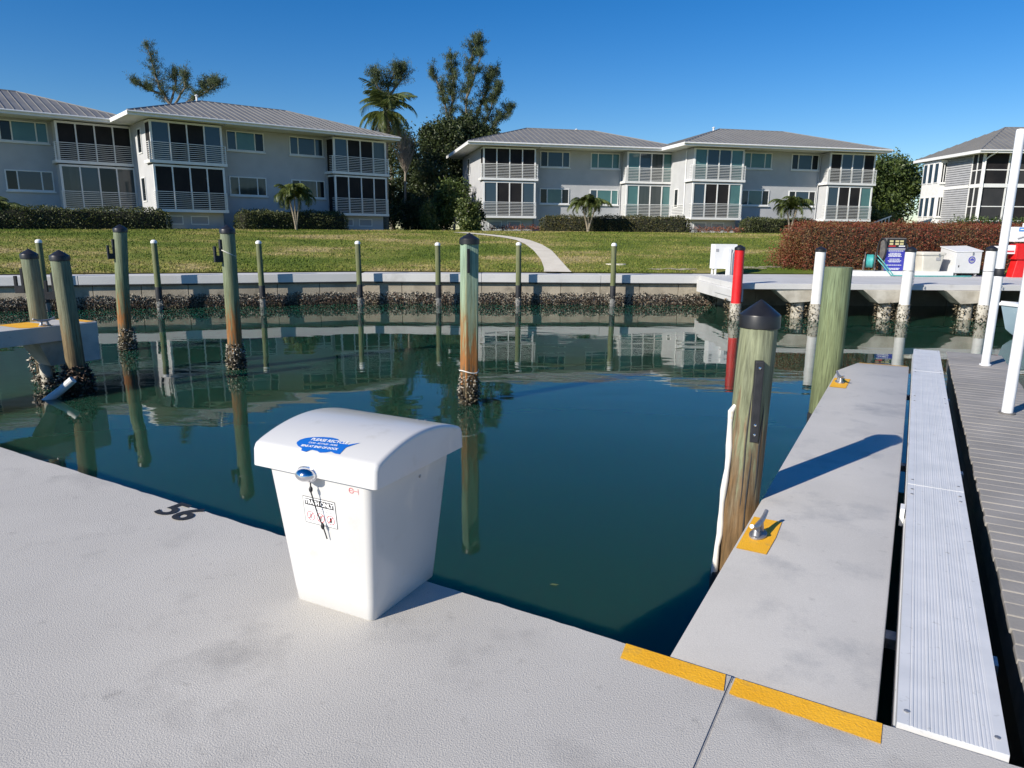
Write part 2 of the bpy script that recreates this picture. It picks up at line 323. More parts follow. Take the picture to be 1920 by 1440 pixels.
def thing(name, label, cat, loc=(0, 0, 0), rz=0., group=None):
    o = bpy.data.objects.new(name, None); COL.objects.link(o); o.location = loc; o.rotation_euler.z = rz; o.empty_display_size = .1
    return tag(o, label, cat, group)
def tag(o, label=None, cat=None, group=None, kind=None):
    if label: o['label'] = label
    if cat: o['category'] = cat
    if group: o['group'] = group
    if kind: o['kind'] = kind
    return o
def np_mesh(name, V, F):
    k = F.shape[1]; me = bpy.data.meshes.new(name)
    me.vertices.add(len(V)); me.vertices.foreach_set('co', np.ascontiguousarray(V, np.float32).ravel())
    me.loops.add(F.size); me.loops.foreach_set('vertex_index', np.ascontiguousarray(F, np.int32).ravel())
    me.polygons.add(len(F)); me.polygons.foreach_set('loop_start', np.arange(0, F.size, k, dtype=np.int32)); me.polygons.foreach_set('loop_total', np.full(len(F), k, np.int32))
    me.update(); me.validate(); return me
_unit = {}
def unit_box(m):
    if m not in _unit:
        me = MB().box(-.5, .5, -.5, .5, -.5, .5).mesh('unit_' + m); me.materials.append(MATS[m]); _unit[m] = me
    return _unit[m]
def ubox(name, m, par, x0, x1, y0, y1, z0, z1):
    return share(name, unit_box(m), par, ((x0 + x1) / 2, (y0 + y1) / 2, (z0 + z1) / 2), (x1 - x0, y1 - y0, z1 - z0))

def leaf_quads(P, length, width, up=0., N=None):
    """diamond leaves at points P with random orientation; up>0 sweeps them upwards"""
    n = len(P)
    t = rng.normal(size=(n, 3)); t[:, 2] += up; t /= np.linalg.norm(t, axis=1)[:, None]
    q = rng.normal(size=(n, 3)); b = np.cross(t, q); b /= np.linalg.norm(b, axis=1)[:, None] + 1e-9
    l = (length * rng.uniform(.6, 1.3, n))[:, None]; w = (width * rng.uniform(.6, 1.3, n))[:, None]
    V = np.stack([P - t * l * .5, P + b * w * .5, P + t * l * .5, P - b * w * .5], 1).reshape(-1, 3)
    F = np.arange(4 * n).reshape(n, 4); return V, F
def merge(parts):
    Vs = []; Fs = []; o = 0
    for V, F in parts: Vs.append(V); Fs.append(F + o); o += len(V)
    return np.concatenate(Vs), np.concatenate(Fs)
def crown_points(clusters, per):
    """clusters: (x,y,z,rx,ry,rz) ellipsoids; points mostly towards the shell, broken by sub-clumps"""
    out = []
    for (x, y, z, a, b, c) in clusters:
        nsub = max(6, int(per / 45)); d = rng.normal(size=(nsub, 3)); d /= np.linalg.norm(d, axis=1)[:, None]
        rad = rng.uniform(.45, 1.02, nsub)[:, None]; cc = d * rad
        k = rng.integers(0, nsub, per)
        p = cc[k] + rng.normal(size=(per, 3)) * .17
        out.append(p * np.array([a, b, c]) + np.array([x, y, z]))
    return np.concatenate(out)

# ------------------------------------------------------------------ dock frame: local x = n (along the dock edge), local y = s (out over the water)
DR = R(-29.15)
def DW(s, n, z=0.): return Vector((s * .487 + n * .873, s * .873 - n * .487, z))
ZW = -1.1
def edge_s(n): return 2.423 - .0205 * (n - .07)
# ------------------------------------------------------------------ the setting
wy_pts = [(-60., 9.1), (-5.5, 25.9), (7., 26.4), (80., 30.)]
def wall_y(x):
    for (x0, y0), (x1, y1) in zip(wy_pts, wy_pts[1:]):
        if x <= x1 or x1 == 80.: return y0 + (y1 - y0) * (x - x0) / (x1 - x0)
def lawn_z(t):
    s = min(max((t - .3) / 26, 0), 1); return 1.47 * s * (2 - s)
def lawn_at(x, y): return lawn_z(y - wall_y(x))

wat = MB().box(-400, 400, -200, 80, ZW - 6, ZW).build('water', 'water')
tag(wat, kind='structure', label='calm teal marina water')
# terrain behind the seawall
xs = list(np.arange(-60, 80.1, 2.)); ts = [.93, 1.5, 2.5, 4, 6, 8, 10, 12, 14, 16, 18, 20, 22, 24, 26, 28, 34, 50, 90, 200, 900]
xs = [-900, -300, -120] + xs + [130, 300, 900]
V = [(x, wall_y(max(-60, min(80, x))) + t, lawn_z(t) - .015 - (.02 if t < 1 else 0)) for x in xs for t in ts]
nt_ = len(ts)
F = [(i * nt_ + j, (i + 1) * nt_ + j, (i + 1) * nt_ + j + 1, i * nt_ + j + 1) for i in range(len(xs) - 1) for j in range(nt_ - 1)]
me = bpy.data.meshes.new('lawn'); me.from_pydata(V, [], F); lawn = link('lawn', me, 'lawn'); shade(lawn, 80)
tag(lawn, kind='structure', label='sloping lawn with dry patches')
# grass blades
def path_mid(y): return np.interp(y, [26, 27.7, 30, 33.2, 36, 38.5, 40.1, 41.6, 46], [1.70, 1.66, 1.56, 1.35, 1.0, .5, -.1, -.8, -3.4])
def path_half(y): return np.interp(y, [26, 27.7, 30, 33.2, 36, 38.5, 41.6], [.6, .46, .4, .42, .4, .36, .45])
def blades():
    n = 150000
    x = rng.uniform(-34, 32, n); t = .95 + 27 * rng.uniform(0, 1, n) ** 1.5
    wy = np.where(x < -5.5, 9.1 + 16.8 * (x + 60) / 54.5, np.where(x < 7, 25.9 + .5 * (x + 5.5) / 12.5, 26.4 + 3.6 * (x - 7) / 73))
    y = wy + t; s = np.clip((t - .3) / 26, 0, 1); z = 1.47 * s * (2 - s) - .02
    keep = (np.abs(x - path_mid(y)) > path_half(y) + .03) & ~((x > 7.0) & (y < 28.15))
    x, y, z = x[keep], y[keep], z[keep]; n = len(x)
    h = rng.uniform(.03, .075, n); w = rng.uniform(.012, .03, n); a = rng.uniform(0, 2 * np.pi, n); lx = rng.normal(0, .03, n); ly = rng.normal(0, .03, n)
    V = np.stack([np.stack([x - w * np.cos(a), y - w * np.sin(a), z], 1), np.stack([x + w * np.cos(a), y + w * np.sin(a), z], 1), np.stack([x + lx, y + ly, z + h], 1)], 1).reshape(-1, 3)
    o = link('grass', np_mesh('grass', V, np.arange(3 * n).reshape(n, 3)), 'grass_blade'); tag(o, 'short mown grass, green with straw patches', 'grass', kind='stuff')
blades()
# concrete path across the lawn
ys = np.concatenate([np.arange(26.95, 42, .5), [42, 44, 46]])
b = MB(); pv = []
for y in ys:
    for sgn in (-1, 1):
        x = float(path_mid(y) + sgn * path_half(y)); pv.append((x, float(y), lawn_at(x, y) + .012))
b.add(pv, [(2 * i, 2 * i + 1, 2 * i + 3, 2 * i + 2) for i in range(len(ys) - 1)])
tag(b.build('path', 'path_concrete'), kind='structure', label='narrow curving concrete path over the lawn')
# main dock deck, two slabs with an open joint
dock = thing('concrete_dock', 'light grey textured concrete dock walkway beside the slip', 'dock', rz=DR)
dock['kind'] = 'structure'; del dock['category']
def rough_edge(n0, n1, step=.06, amp=.004): return [(n, edge_s(n) + random.uniform(-amp, amp)) for n in list(np.arange(n0, n1 - .02, step)) + [n1]]
for n0, n1 in ((-16., -.4155), (-.4125, 9.)):
    pts = rough_edge(n0, n1)[::-1]; poly = [(n0, -8.), (n1, -8.)] + pts
    # round the joint corner a little
    b = MB().prism(poly, -.34, 0); sl = b.build('slab', 'deck_paint', dock)
    bm = bmesh.new(); bm.from_mesh(sl.data); es = [e for e in bm.edges if all(v.co.z > -.01 for v in e.verts)]
    bmesh.ops.bevel(bm, geom=es, offset=.005, segments=2, affect='EDGES'); bm.to_mesh(sl.data); bm.free(); shade(sl, 35)
b = MB().box(-.4154, -.4126, -8, 2.40, -.3, -.006).build('joint_filler', 'concrete_side', dock)
def paint_sheet(name, m, par, outline, z):
    b = MB().add([(x, y, z) for x, y in outline], [tuple(range(len(outline)))]); return b.build(name, m, par)
def strip(n0, n1, w, off=.009):
    out = []
    for n in np.arange(n0, n1 + .001, .03): out.append((n, edge_s(n) - off))
    for n in np.arange(n1, n0 - .001, -.03): out.append((n, edge_s(n) - w + random.uniform(-.003, .003)))
    return out
paint_sheet('yellow_line', 'yellow_paint', dock, strip(-.83, -.424, .112), .004)
paint_sheet('yellow_line', 'yellow_paint', dock, strip(-.404, .075, .116), .004)
paint_sheet('yellow_line', 'yellow_paint', dock, strip(-6.7, -5.73, .112), .004)
for (a, bb) in ((-.83, -.424), (-.404, .075), (-6.7, -5.73)):   # paint wrapping over the rounded nosing
    q = MB(); ns = np.arange(a, bb + .001, .03)
    vv = []
    for n in ns: vv += [(n, edge_s(n) - .0088, .004), (n, edge_s(n) + .003, -.003), (n, edge_s(n) + .0065, -.03)]
    q.add(vv, [(3 * i + j, 3 * i + j + 1, 3 * i + j + 4, 3 * i + j + 3) for i in range(len(ns) - 1) for j in range(2)])
    q.build('yellow_line', 'yellow_paint', dock)

def text_mesh(txt, size, bold=0., shear=0., align='CENTER'):
    cu = bpy.data.curves.new('txt', 'FONT'); cu.body = txt; cu.size = size; cu.offset = bold; cu.shear = shear; cu.align_x = align; cu.align_y = 'CENTER'; cu.resolution_u = 4
    o = bpy.data.objects.new('txt', cu); COL.objects.link(o); dg = bpy.context.evaluated_depsgraph_get(); dg.update()
    me = bpy.data.meshes.new_from_object(o.evaluated_get(dg)); bpy.data.objects.remove(o)
    v = [tuple(x.co) for x in me.vertices]; f = [tuple(p.vertices) for p in me.polygons]; bpy.data.meshes.remove(me); return v, f
def text_obj(name, txt, size, m, par, M, bold=0., shear=0., sx=1.):
    v, f = text_mesh(txt, size, bold, shear)
    b = MB().add([(x * sx, y, z) for x, y, z in v], f); b.xf(M); return b.build(name, m, par)
text_obj('painted_number', '56', .245, 'black_paint', dock, Matrix.Translation((-3.515, 2.405, .0045)) @ Matrix.Rotation(R(-1), 4, 'Z'), bold=.006, sx=1.12)
# painted-over patches where the coating is worn are left to the material

# ------------------------------------------------------------------ finger pier beside the slip
fin = thing('finger_pier', 'pale grey concrete finger pier with yellow cleat patches between slip and metal gangway', 'pier', rz=DR)
poly = [(-.67, 2.456), (.06, 2.441), (.075, 6.), (.08, 10.03), (-.50, 9.98), (-.675, 9.3), (-.672, 6)]
o = MB().prism(poly, -.36, -.03).build('pier_slab', 'finger_paint', fin, bevel=.014)
shade(o, 35)
MB().box(-.55, -.05, 2.6, 9.6, -.6, -.36).build('beam', 'concrete_side', fin)
for s in (4.9, 9.0): MB().box(-.5, -.1, s - .15, s + .15, -2.2, -.6).build('support_post', 'bent_concrete', fin)
for (a, bb, c, d) in ((-.655, -.497, 3.61, 4.085), (-.658, -.495, 8.2, 8.75)):
    j = lambda: random.uniform(-.006, .006)
    paint_sheet('yellow_patch', 'yellow_paint', fin, [(a, c + j()), (bb + j(), c + j()), (bb + j(), (c + d) / 2), (bb + j(), d + j()), (a, d + j())], -.026)
paint_sheet('yellow_line', 'yellow_paint', fin, [(-.48, 9.94), (.06, 9.985), (.06, 10.012), (-.48, 9.965)], -.026)

def cleat(label, loc, rz, sc=1., group='mooring cleats on the piers'):
    t = thing('mooring_cleat', label, 'cleat', loc, rz, group)
    MB().prism([(.045 * sc * math.cos(a) * (1), .075 * sc * math.sin(a)) for a in np.linspace(0, 2 * math.pi, 20, endpoint=False)], 0, .012 * sc).build('base', 'galvanised', t, bevel=.003)
    for s in (-1, 1): MB().tube([(0, .045 * s * sc, .005), (0, .034 * s * sc, .06 * sc)], [.02 * sc, .015 * sc], 10).build('post', 'galvanised', t, smooth=True)
    pts = [(0, y * sc, (.066 + .034 * (abs(y) / .135) ** 2.6) * sc) for y in np.linspace(-.135, .135, 13)]
    rr = [(.016 - .005 * abs(y) / .135) * sc for y in np.linspace(-.135, .135, 13)]
    MB().tube(pts, rr, 10).build('horn', 'galvanised', t, smooth=True)
    for s in (-1, 1): MB().lathe([(.009 * sc, 0), (.009 * sc, .006), (.004, .008)], 6, (0, .062 * s * sc, .011 * sc)).build('bolt', 'galvanised', t)
cleat('grey metal horn cleat on yellow patch beside the near timber pile', DW(3.83, -.585, -.026), DR - R(6), 1.0)
cleat('grey metal horn cleat on yellow patch near the far end of the finger pier', DW(8.5, -.585, -.026), DR + R(20), 1.0)

# ------------------------------------------------------------------ piles
def shell_mesh(P, Nn, size):
    """thin wedge shells (tetrahedra) standing off a surface at points P with outward normals Nn"""
    n = len(P); d = Nn + rng.normal(size=(n, 3)) * .7; d /= np.linalg.norm(d, axis=1)[:, None]
    q = rng.normal(size=(n, 3)); a = np.cross(d, q); a /= np.linalg.norm(a, axis=1)[:, None]; c = np.cross(d, a)
    s = (size * rng.uniform(.5, 1.5, n))[:, None]
    V = np.stack([P - a * s * .45 - d * s * .1, P + a * s * .45 - d * s * .1, P + c * s * .28, P + d * s * 1.1 - c * s * .05], 1).reshape(-1, 3)
    k = np.arange(n)[:, None] * 4; F = np.concatenate([k + [0, 1, 3], k + [1, 2, 3], k + [2, 0, 3], k + [0, 2, 1]]); return V, F
def crust(par, lean, z0, z1, r, n, size, m='oyster', bulge=.0):
    a = rng.uniform(0, 2 * np.pi, n); h = rng.uniform(z0, z1, n)
    rr = r + bulge * np.sin(np.clip((h - z0) / (z1 - z0), 0, 1) * np.pi) * rng.uniform(.3, 1.1, n)
    P = np.stack([rr * np.cos(a) + lean[0] * h, rr * np.sin(a) + lean[1] * h, h], 1)
    V, F = shell_mesh(P, np.stack([np.cos(a), np.sin(a), 0 * a], 1), size)
    o = link('barnacle_crust', np_mesh('barnacle_crust', V, F), m, par); o['kind'] = 'stuff'; return o
def black_cap(par, x, y, z, r, skirt=.075, cone=.11):
    b = MB().lathe([(r * 1.02, 0), (r * 1.06, .004), (r * 1.05, skirt), (r * 1.03, skirt + .006), (r * .53, skirt + .006 + cone * .49), (r * .03, skirt + cone), (.001, skirt + cone + .001)], 32, (x, y, z))
    o = b.build('cap', 'black_plastic', par); shade(o, 24); return o
def pile(label, base, top, r, m='pile_wood', cap='black', group='tall timber mooring piles', crusts=(), name='mooring_pile', cat='pile', square=False, seg=22):
    t = thing(name, label, cat, (base[0], base[1], ZW), 0, group)
    h = top[2] - ZW; lean = ((top[0] - base[0]) / h, (top[1] - base[1]) / h)
    b = MB()
    if square:
        a = r * .93; c = r * .22; ang = R(24)
        pl = [(a, a - c), (a - c, a), (c - a, a), (-a, a - c), (-a, c - a), (c - a, -a), (a - c, -a), (a, c - a)]
        pl = [(x * math.cos(ang) - y * math.sin(ang), x * math.sin(ang) + y * math.cos(ang)) for x, y in pl]; k = len(pl)
        zs = np.linspace(-1.2, h, 8); vs = [(x + lean[0] * z, y + lean[1] * z, z) for z in zs for x, y in pl]
        fs = [(i * k + j, i * k + (j + 1) % k, (i + 1) * k + (j + 1) % k, (i + 1) * k + j) for i in range(7) for j in range(k)] + [tuple(range(7 * k, 8 * k))]
        b.add(vs, fs); b.build('shaft', m, t)
    else:
        zs = np.linspace(-1.2, h, 14); vs = []; fs = []
        wob = [random.uniform(-.02, .02) for _ in range(seg)]; bend = (random.uniform(-.045, .045), random.uniform(-.02, .02)) if seg == 22 else (0, 0)
        for i, z in enumerate(zs):
            for k in range(seg):
                an = 2 * math.pi * k / seg; q = r * (1.04 - .05 * i / 13) * (1 + wob[k] + random.uniform(-.008, .008))
                bd = math.sin(math.pi * i / 13); vs.append((q * math.cos(an) + lean[0] * z + bend[0] * bd, q * math.sin(an) + lean[1] * z + bend[1] * bd, z))
        fs = [(i * seg + k, i * seg + (k + 1) % seg, (i + 1) * seg + (k + 1) % seg, (i + 1) * seg + k) for i in range(13) for k in range(seg)] + [tuple(range(13 * seg, 14 * seg))]
        b.add(vs, fs); b.build('shaft', m, t, smooth=True)
    tx, ty = lean[0] * h, lean[1] * h
    if cap == 'black': black_cap(t, tx, ty, h - .045, r * (1.02 if not square else 1.16), .075 if r > .1 else .06, .095 if r > .1 else .05)
    elif cap == 'white':
        MB().lathe([(r * 1.04, -.02), (r * 1.06, .03), (r * .8, .07), (r * .3, .09), (.002, .093)], 16, (tx, ty, h)).build('cap', 'white_trim', t, smooth=True)
    for (z0, z1, n, size, mm, bl) in crusts: crust(t, lean, z0 - ZW, z1 - ZW, r * 1.01, n, size, mm, bl)
    t['lean'] = lean[0]
    return t, lean
def hook(t, lean, z, ang, r, h=.42):
    """black line-holder bracket: back plate, arm and upturned finger"""
    z -= ZW; M = Matrix.Translation((lean[0] * z, lean[1] * z, z)) @ Matrix.Rotation(ang, 4, 'Z')
    b = MB().box(r - .01, r + .03, -.04, .04, 0, h).xf(M); o = b.build('line_hook', 'black_rubber', t, bevel=.004)
    b = MB().box(r + .03, r + .14, -.035, .035, 0, .12).box(r + .10, r + .14, -.035, .035, .12, h * .7).xf(M); b.build('hook_arm', 'black_rubber', o, bevel=.003)
CR = ((-1.12, -.62, 420, .035, 'oyster', .03), (-1.15, -.85, 160, .05, 'oyster_wet', .04))
t, l = pile('square timber pile with black pyramid cap rising mid slip, orange stained above barnacles', (-.68, 10.98), (-.665, 10.98, 1.42), .125, 'pile_wood_pale', square=True, crusts=CR)
z = 1.05 - ZW
MB().box(-.02, .02, -.014, .014, 0, .36).xf(Matrix.Translation((.01, -.155, z - .1)) @ Matrix.Rotation(R(24), 4, 'Z')).build('rub_strip', 'black_rubber', t, bevel=.003)
MB().tube([(.15 * math.cos(a), .15 * math.sin(a), .52 + .02 * math.sin(2 * a)) for a in np.linspace(0, 2 * math.pi, 21)], .009, 6, False).build('rope_ring', 'pvc', t, smooth=True)
t, l = pile('round timber pile with black cap and pale cord tied under its hook', (-5.40, 13.66), (-5.38, 13.66, 1.52), .135, 'pile_wood', crusts=CR); hook(t, l, .95, R(222), .135)
MB().tube([(.14 * math.cos(a), .14 * math.sin(a), 2.22 - .07 * math.cos(a - .4)) for a in np.linspace(0, 2 * math.pi, 21)], .01, 6, False).build('cord', 'pvc', t, smooth=True)
t, l = pile('round timber pile with black cap, bare hook and rust orange foot', (-8.61, 15.7), (-8.50, 15.7, 1.51), .135, 'pile_wood', crusts=CR); hook(t, l, .9, R(222), .135)
t, l = pile('dull grey timber pile behind the far left finger pier end', (-8.35, 12.4), (-8.33, 12.4, 1.08), .13, 'pile_wood_dull', crusts=((-1.2, -.4, 300, .045, 'oyster', .05),)); hook(t, l, .45, R(195), .13)
t, l = pile('dark timber pile in front of the far left finger pier, oysters clustered at its foot', (-7.11, 11.37), (-7.16, 11.37, 1.10), .135, 'pile_wood_dull', crusts=((-1.2, -.62, 560, .055, 'oyster_dark', .12), (-1.2, -.85, 200, .05, 'oyster_wet', .12))); hook(t, l, .45, R(195), .135)
ORD = ['seventh along the seawall from the fuel dock', 'sixth along the seawall from the fuel dock', 'fifth along the seawall from the fuel dock', 'fourth from the fuel dock, at the seawall bend', 'third along the seawall from the fuel dock', 'second along the seawall from the fuel dock', 'the first along the seawall from the fuel dock']
for i_, (x, y, z) in enumerate(((-14.93, 22.75, 1.08), (-11.72, 23.6, 1.08), (-8.64, 24.6, 1.07), (-5.45, 25.45, 1.07), (-2.67, 25.6, 1.04), (.2, 25.72, 1.07), (3.62, 25.85, 1.07))):
    t, l = pile('slender green white capped pole, ' + ORD[i_], (x, y), (x + random.uniform(-.03, .03), y, z), .095, 'pole_wood', 'white', 'slender poles along the seawall', crusts=((-1.12, -.75, 90, .035, 'oyster', .02),), seg=14)
    MB().lathe([(.101, .28), (.103, .3), (.103, .72), (.1, .74)], 14).build('black_sleeve', 'black_rubber', t, smooth=True)
# near pile beside the finger pier
t, l = pile('thick green and brown timber pile with black cone cap rising beside the finger pier', (1.395, 4.15), (1.50, 4.295, 1.075), .112, 'pile_wood_front', seg=36)
H0 = 1.075 - ZW
M0 = Matrix.Translation((l[0] * 1.9, l[1] * 1.9, 1.45)) @ Matrix.Rotation(R(262), 4, 'Z')
rs = MB().box(.100, .148, -.025, .025, 0, .50).xf(M0).build('rub_strip', 'black_rubber', t, bevel=.006)
for zz in (.05, .11, .46): MB().lathe([(.008, 0), (.008, .006), (.003, .008)], 8, ax=Matrix.Rotation(R(90), 4, 'Y')).xf(M0 @ Matrix.Translation((.148, .0, zz))).build('bolt', 'chrome', rs)
pts = []; PW = []
for i, z in enumerate(np.linspace(.55, 1.62, 16)):
    a = R(196 + 5 * math.sin(i * .8)); rr_ = .126 + .005 * math.sin(i * .9) + (.012 if i < 4 else 0)
    pts.append((rr_ * math.cos(a) + l[0] * z, rr_ * math.sin(a) + l[1] * z, z)); PW.append(.018 + .003 * math.sin(i * 1.7))
pts.append((l[0] * 1.66 - .104, l[1] * 1.66 - .03, 1.66)); PW.append(.012)
MB().tube(pts, PW, 10).build('peeling_pipe', 'pvc', t, smooth=True)
MB().lathe([(.122, -.3), (.124, .0), (.124, .58), (.120, .6)], 28).build('black_sleeve', 'black_rubber', t, smooth=True)
for k in range(3):   # open drying checks along the grain
    a = R([250, 268, 292][k]); z0, z1 = [(.95, 1.9), (.6, 1.45), (1.1, 1.7)][k]
    MB().tube([(.1115 * math.cos(a + .03 * math.sin(i)) + l[0] * z, .1115 * math.sin(a + .03 * math.sin(i)) + l[1] * z, z) for i, z in enumerate(np.linspace(z0, z1, 9))], [.0, .004, .005, .006, .005, .006, .005, .003, .0], 6).build('crack', 'black_paint', t)
# big flat-topped pile further out
t, l = pile('stout mossy green timber pile, flat topped, beside the finger pier end', (4.05, 8.98), (4.105, 9.06, 1.17), .165, 'pile_wood_green', None, seg=32)
MB().lathe([(.176, -.4), (.178, 0), (.178, .36), (.172, .39)], 28).build('black_sleeve', 'black_rubber', t, smooth=True)
# fuel dock piles
def dock_pile(label, x, y, m, zt, group=None):
    t, l = pile(label, (x, y), (x, y, zt), .15, m, 'black', group, seg=24)
    MB().lathe([(.168, -.6), (.170, 0), (.172, .3), (.166, .52)], 22, jit=.03).build('growth_band', 'bent_concrete', t, smooth=True)
    crust(t, (0, 0), .0, .52, .165, 170, .035, 'oyster_tan', .03); crust(t, (0, 0), -.05, .25, .165, 80, .05, 'oyster_wet', .03)
    return t
dock_pile('glossy red pile with black cap at the corner of the fuel dock', 6.93, 22.1, 'red_pile', 1.08)
G_ = 'white capped piles along the fuel dock'
t = dock_pile('white pile with black cap in front of the red hedge end', 9.44, 22.18, 'white_pile', 1.05, G_)
t = dock_pile('white pile with black cap and hanging chain before the small white bin', 12.2, 22.18, 'white_pile', 1.07, G_)
def chain(t, x0):
    for i in range(9): MB().tube([(x0 + .012 * math.cos(a), -.165 + (.02 * math.sin(a) if i % 2 else 0), 1.55 - i * .055 + .03 * math.sin(a)) for a in np.linspace(0, 2 * math.pi, 9)], .006, 5, False).build('chain_link', 'galvanised', t)
    MB().tube([(.155 * math.cos(a), .155 * math.sin(a), 1.56) for a in np.linspace(0, 2 * math.pi, 21)], .01, 5, False).build('chain_band', 'galvanised', t)
chain(t, .1)
t = dock_pile('white pile with black cap and hanging chain beside the white wheeled cabinet', 14.72, 22.25, 'white_pile', 1.12, G_); chain(t, .1)

# ------------------------------------------------------------------ metal gangway
gw = thing('gangway', 'long white ribbed aluminium gangway between finger pier and plank dock', 'gangway', rz=DR)
def gang(s0, s1, n0, n1):
    pr = [(n0, -.07), (n0, 0), (n0 + .035, 0)]
    k = 20; w = (n1 - n0 - .07) / k
    for i in range(k):
        x = n0 + .035 + i * w; big = (i % 4 == 0)
        pr += [(x + w * .2, -.0022), (x + w * .35, -.0022), (x + w * .5, 0.0006 if big else -.0009), (x + w * .98, .0006 if big else -.0009)]
    pr += [(n1 - .035, 0), (n1, 0), (n1, -.07)]
    return MB().prism_y(pr, s0, s1)
for s0, s1, dz in ((2.455, 5.10, 0), (5.106, 7.93, .0015), (7.936, 9.6, -.001), (9.606, 11.42, .001)):
    o = gang(s0, s1, .118, .432).build('deck_panel', 'white_metal', gw); o.location.z = dz
for n in (.125, .425):
    MB().box(n - .012, n + .012, 2.5, 11.4, -.19, -.071).build('side_rail', 'white_metal', gw, bevel=.003)
for s in (2.53, 4.9, 5.0, 5.2, 7.8, 8.05, 9.5, 9.7, 11.3):
    for n in (.145, .405): MB().lathe([(.009, 0), (.009, .003), (.004, .005)], 8, (n, s, .001)).build('screw', 'galvanised', gw)
for s in (3.4, 6.2, 9.0): MB().box(.07, .5, s - .04, s + .04, -.24, -.192).build('bracket', 'galvanised', gw)
MB().box(.088, .112, 4.62, 4.72, -.12, -.01).build('fender_block', 'white_trim', gw, bevel=.004)
# ------------------------------------------------------------------ plank dock
pd = thing('plank_dock', 'grey composite plank dock carrying white guide poles', 'dock', rz=DR)
s = 2.62; pitch = .138; i = 0
me_a = MB().box(-.5, .5, -.5, .5, -.5, .5)
def plank_mesh(w):
    b = MB().box(-w / 2, w / 2, -(pitch - .008) / 2, (pitch - .008) / 2, -.028, 0); o = b.build('tmp', 'plank', None, bevel=.007, bseg=2); m_ = o.data; bpy.data.objects.remove(o); return m_
pm1 = plank_mesh(.70); pm2 = plank_mesh(2.6)
while s < 12.5:
    wide = s < 8.85
    share('plank', pm2 if wide else pm1, pd, ((.563 + 2.6 / 2 if wide else .563 + .35) + random.uniform(-.006, .006), s, -.15 + random.uniform(-.0015, .0015)), rot=(0, 0, random.uniform(-.001, .001)))
    s += pitch
MB().box(.585, 1.24, 2.6, 12.45, -.40, -.18).build('frame', 'dock_frame', pd)
MB().box(1.24, 3.1, 2.6, 8.85, -.40, -.18).build('frame', 'dock_frame', pd)
MB().box(.62, 1.2, 2.8, 12.3, -1.3, -.40).build('float', 'black_rubber', pd)
MB().box(1.3, 3.0, 2.8, 8.7, -1.3, -.40).build('float', 'black_rubber', pd)
p1 = DW(11.42, .984, -.15); p2 = DW(8.4, .965, -.15)
t = thing('guide_pole', 'tall white guide pole with black band at the plank dock end', 'pole', p1, 0, 'white guide poles on the plank dock')
MB().lathe([(.052, -.6), (.052, 3.03), (.046, 3.045), (.01, 3.05)], 20).build('shaft', 'white_pole', t, smooth=True)
MB().lathe([(.054, 1.20), (.057, 1.205), (.057, 1.295), (.054, 1.30)], 20).build('band', 'black_rubber', t, smooth=True)
MB().lathe([(.07, .002), (.07, .02), (.054, .024)], 20).build('collar', 'white_pole', t, smooth=True)
t = thing('guide_pole', 'plain white guide pole at the corner step of the plank dock', 'pole', p2, 0, 'white guide poles on the plank dock')
MB().lathe([(.05, -.6), (.05, 3.03), (.044, 3.045), (.01, 3.05)], 20).build('shaft', 'white_pole', t, smooth=True)
MB().lathe([(.072, .002), (.072, .012), (.06, .014)], 20).build('collar', 'dock_frame', t, smooth=True)

# ------------------------------------------------------------------ trash bin
BINA = R(-27.0)
bn = thing('trash_bin', 'white tapered dock trash bin with arched lid and blue fish sticker', 'trash bin', (-.651, 2.976, .0), BINA)
def rring(hw, hd, r, z, seg=6):
    out = []
    for (cx, cy, a0) in ((hw - r, hd - r, 0), (r - hw, hd - r, 90), (r - hw, r - hd, 180), (hw - r, r - hd, 270)):
        for k in range(seg + 1):
            a = R(a0 + 90 * k / seg); out.append((cx + r * math.cos(a), cy + r * math.sin(a), z))
    return out
def loft(rings):
    n = len(rings[0]); b = MB(); b.add([p for r_ in rings for p in r_], [(i * n + k, i * n + (k + 1) % n, (i + 1) * n + (k + 1) % n, (i + 1) * n + k) for i in range(len(rings) - 1) for k in range(n)] + [tuple(range(n))[::-1], tuple(range((len(rings) - 1) * n, len(rings) * n))]); return b
rings = [rring(.208, .231, .026, .0), rring(.212, .235, .030, .006)]
for z in np.linspace(.08, .645, 8): rings.append(rring(.212 + .058 * z / .63, .235 + .06 * z / .63, .030 + .01 * z, float(z)))
loft(rings).build('body', 'white_plastic', bn, smooth=True)
ARC = lambda v: .720 + .066 * (1 - (v / .32) ** 2)
prof = [(-.322, .628), (-.318, .7)] + [(v, ARC(v)) for v in np.linspace(-.308, .308, 23)] + [(.318, .7), (.322, .628)]
b = MB(); n = len(prof)
b.add([(-.322, v, z) for v, z in prof] + [(.322, v, z) for v, z in prof], [tuple(range(n)), tuple(range(n, 2 * n))[::-1]] + [(i, n + i, n + (i + 1) % n, (i + 1) % n) for i in range(n)])
lid = b.build('lid', 'white_plastic', bn)
bm = bmesh.new(); bm.from_mesh(lid.data); es = [e for e in bm.edges if e.calc_face_angle(0) > .45 and max(v.co.z for v in e.verts) > .66]
bmesh.ops.bevel(bm, geom=es, offset=.02, segments=4, affect='EDGES', profile=.55); bm.to_mesh(lid.data); bm.free(); shade(lid, 50)
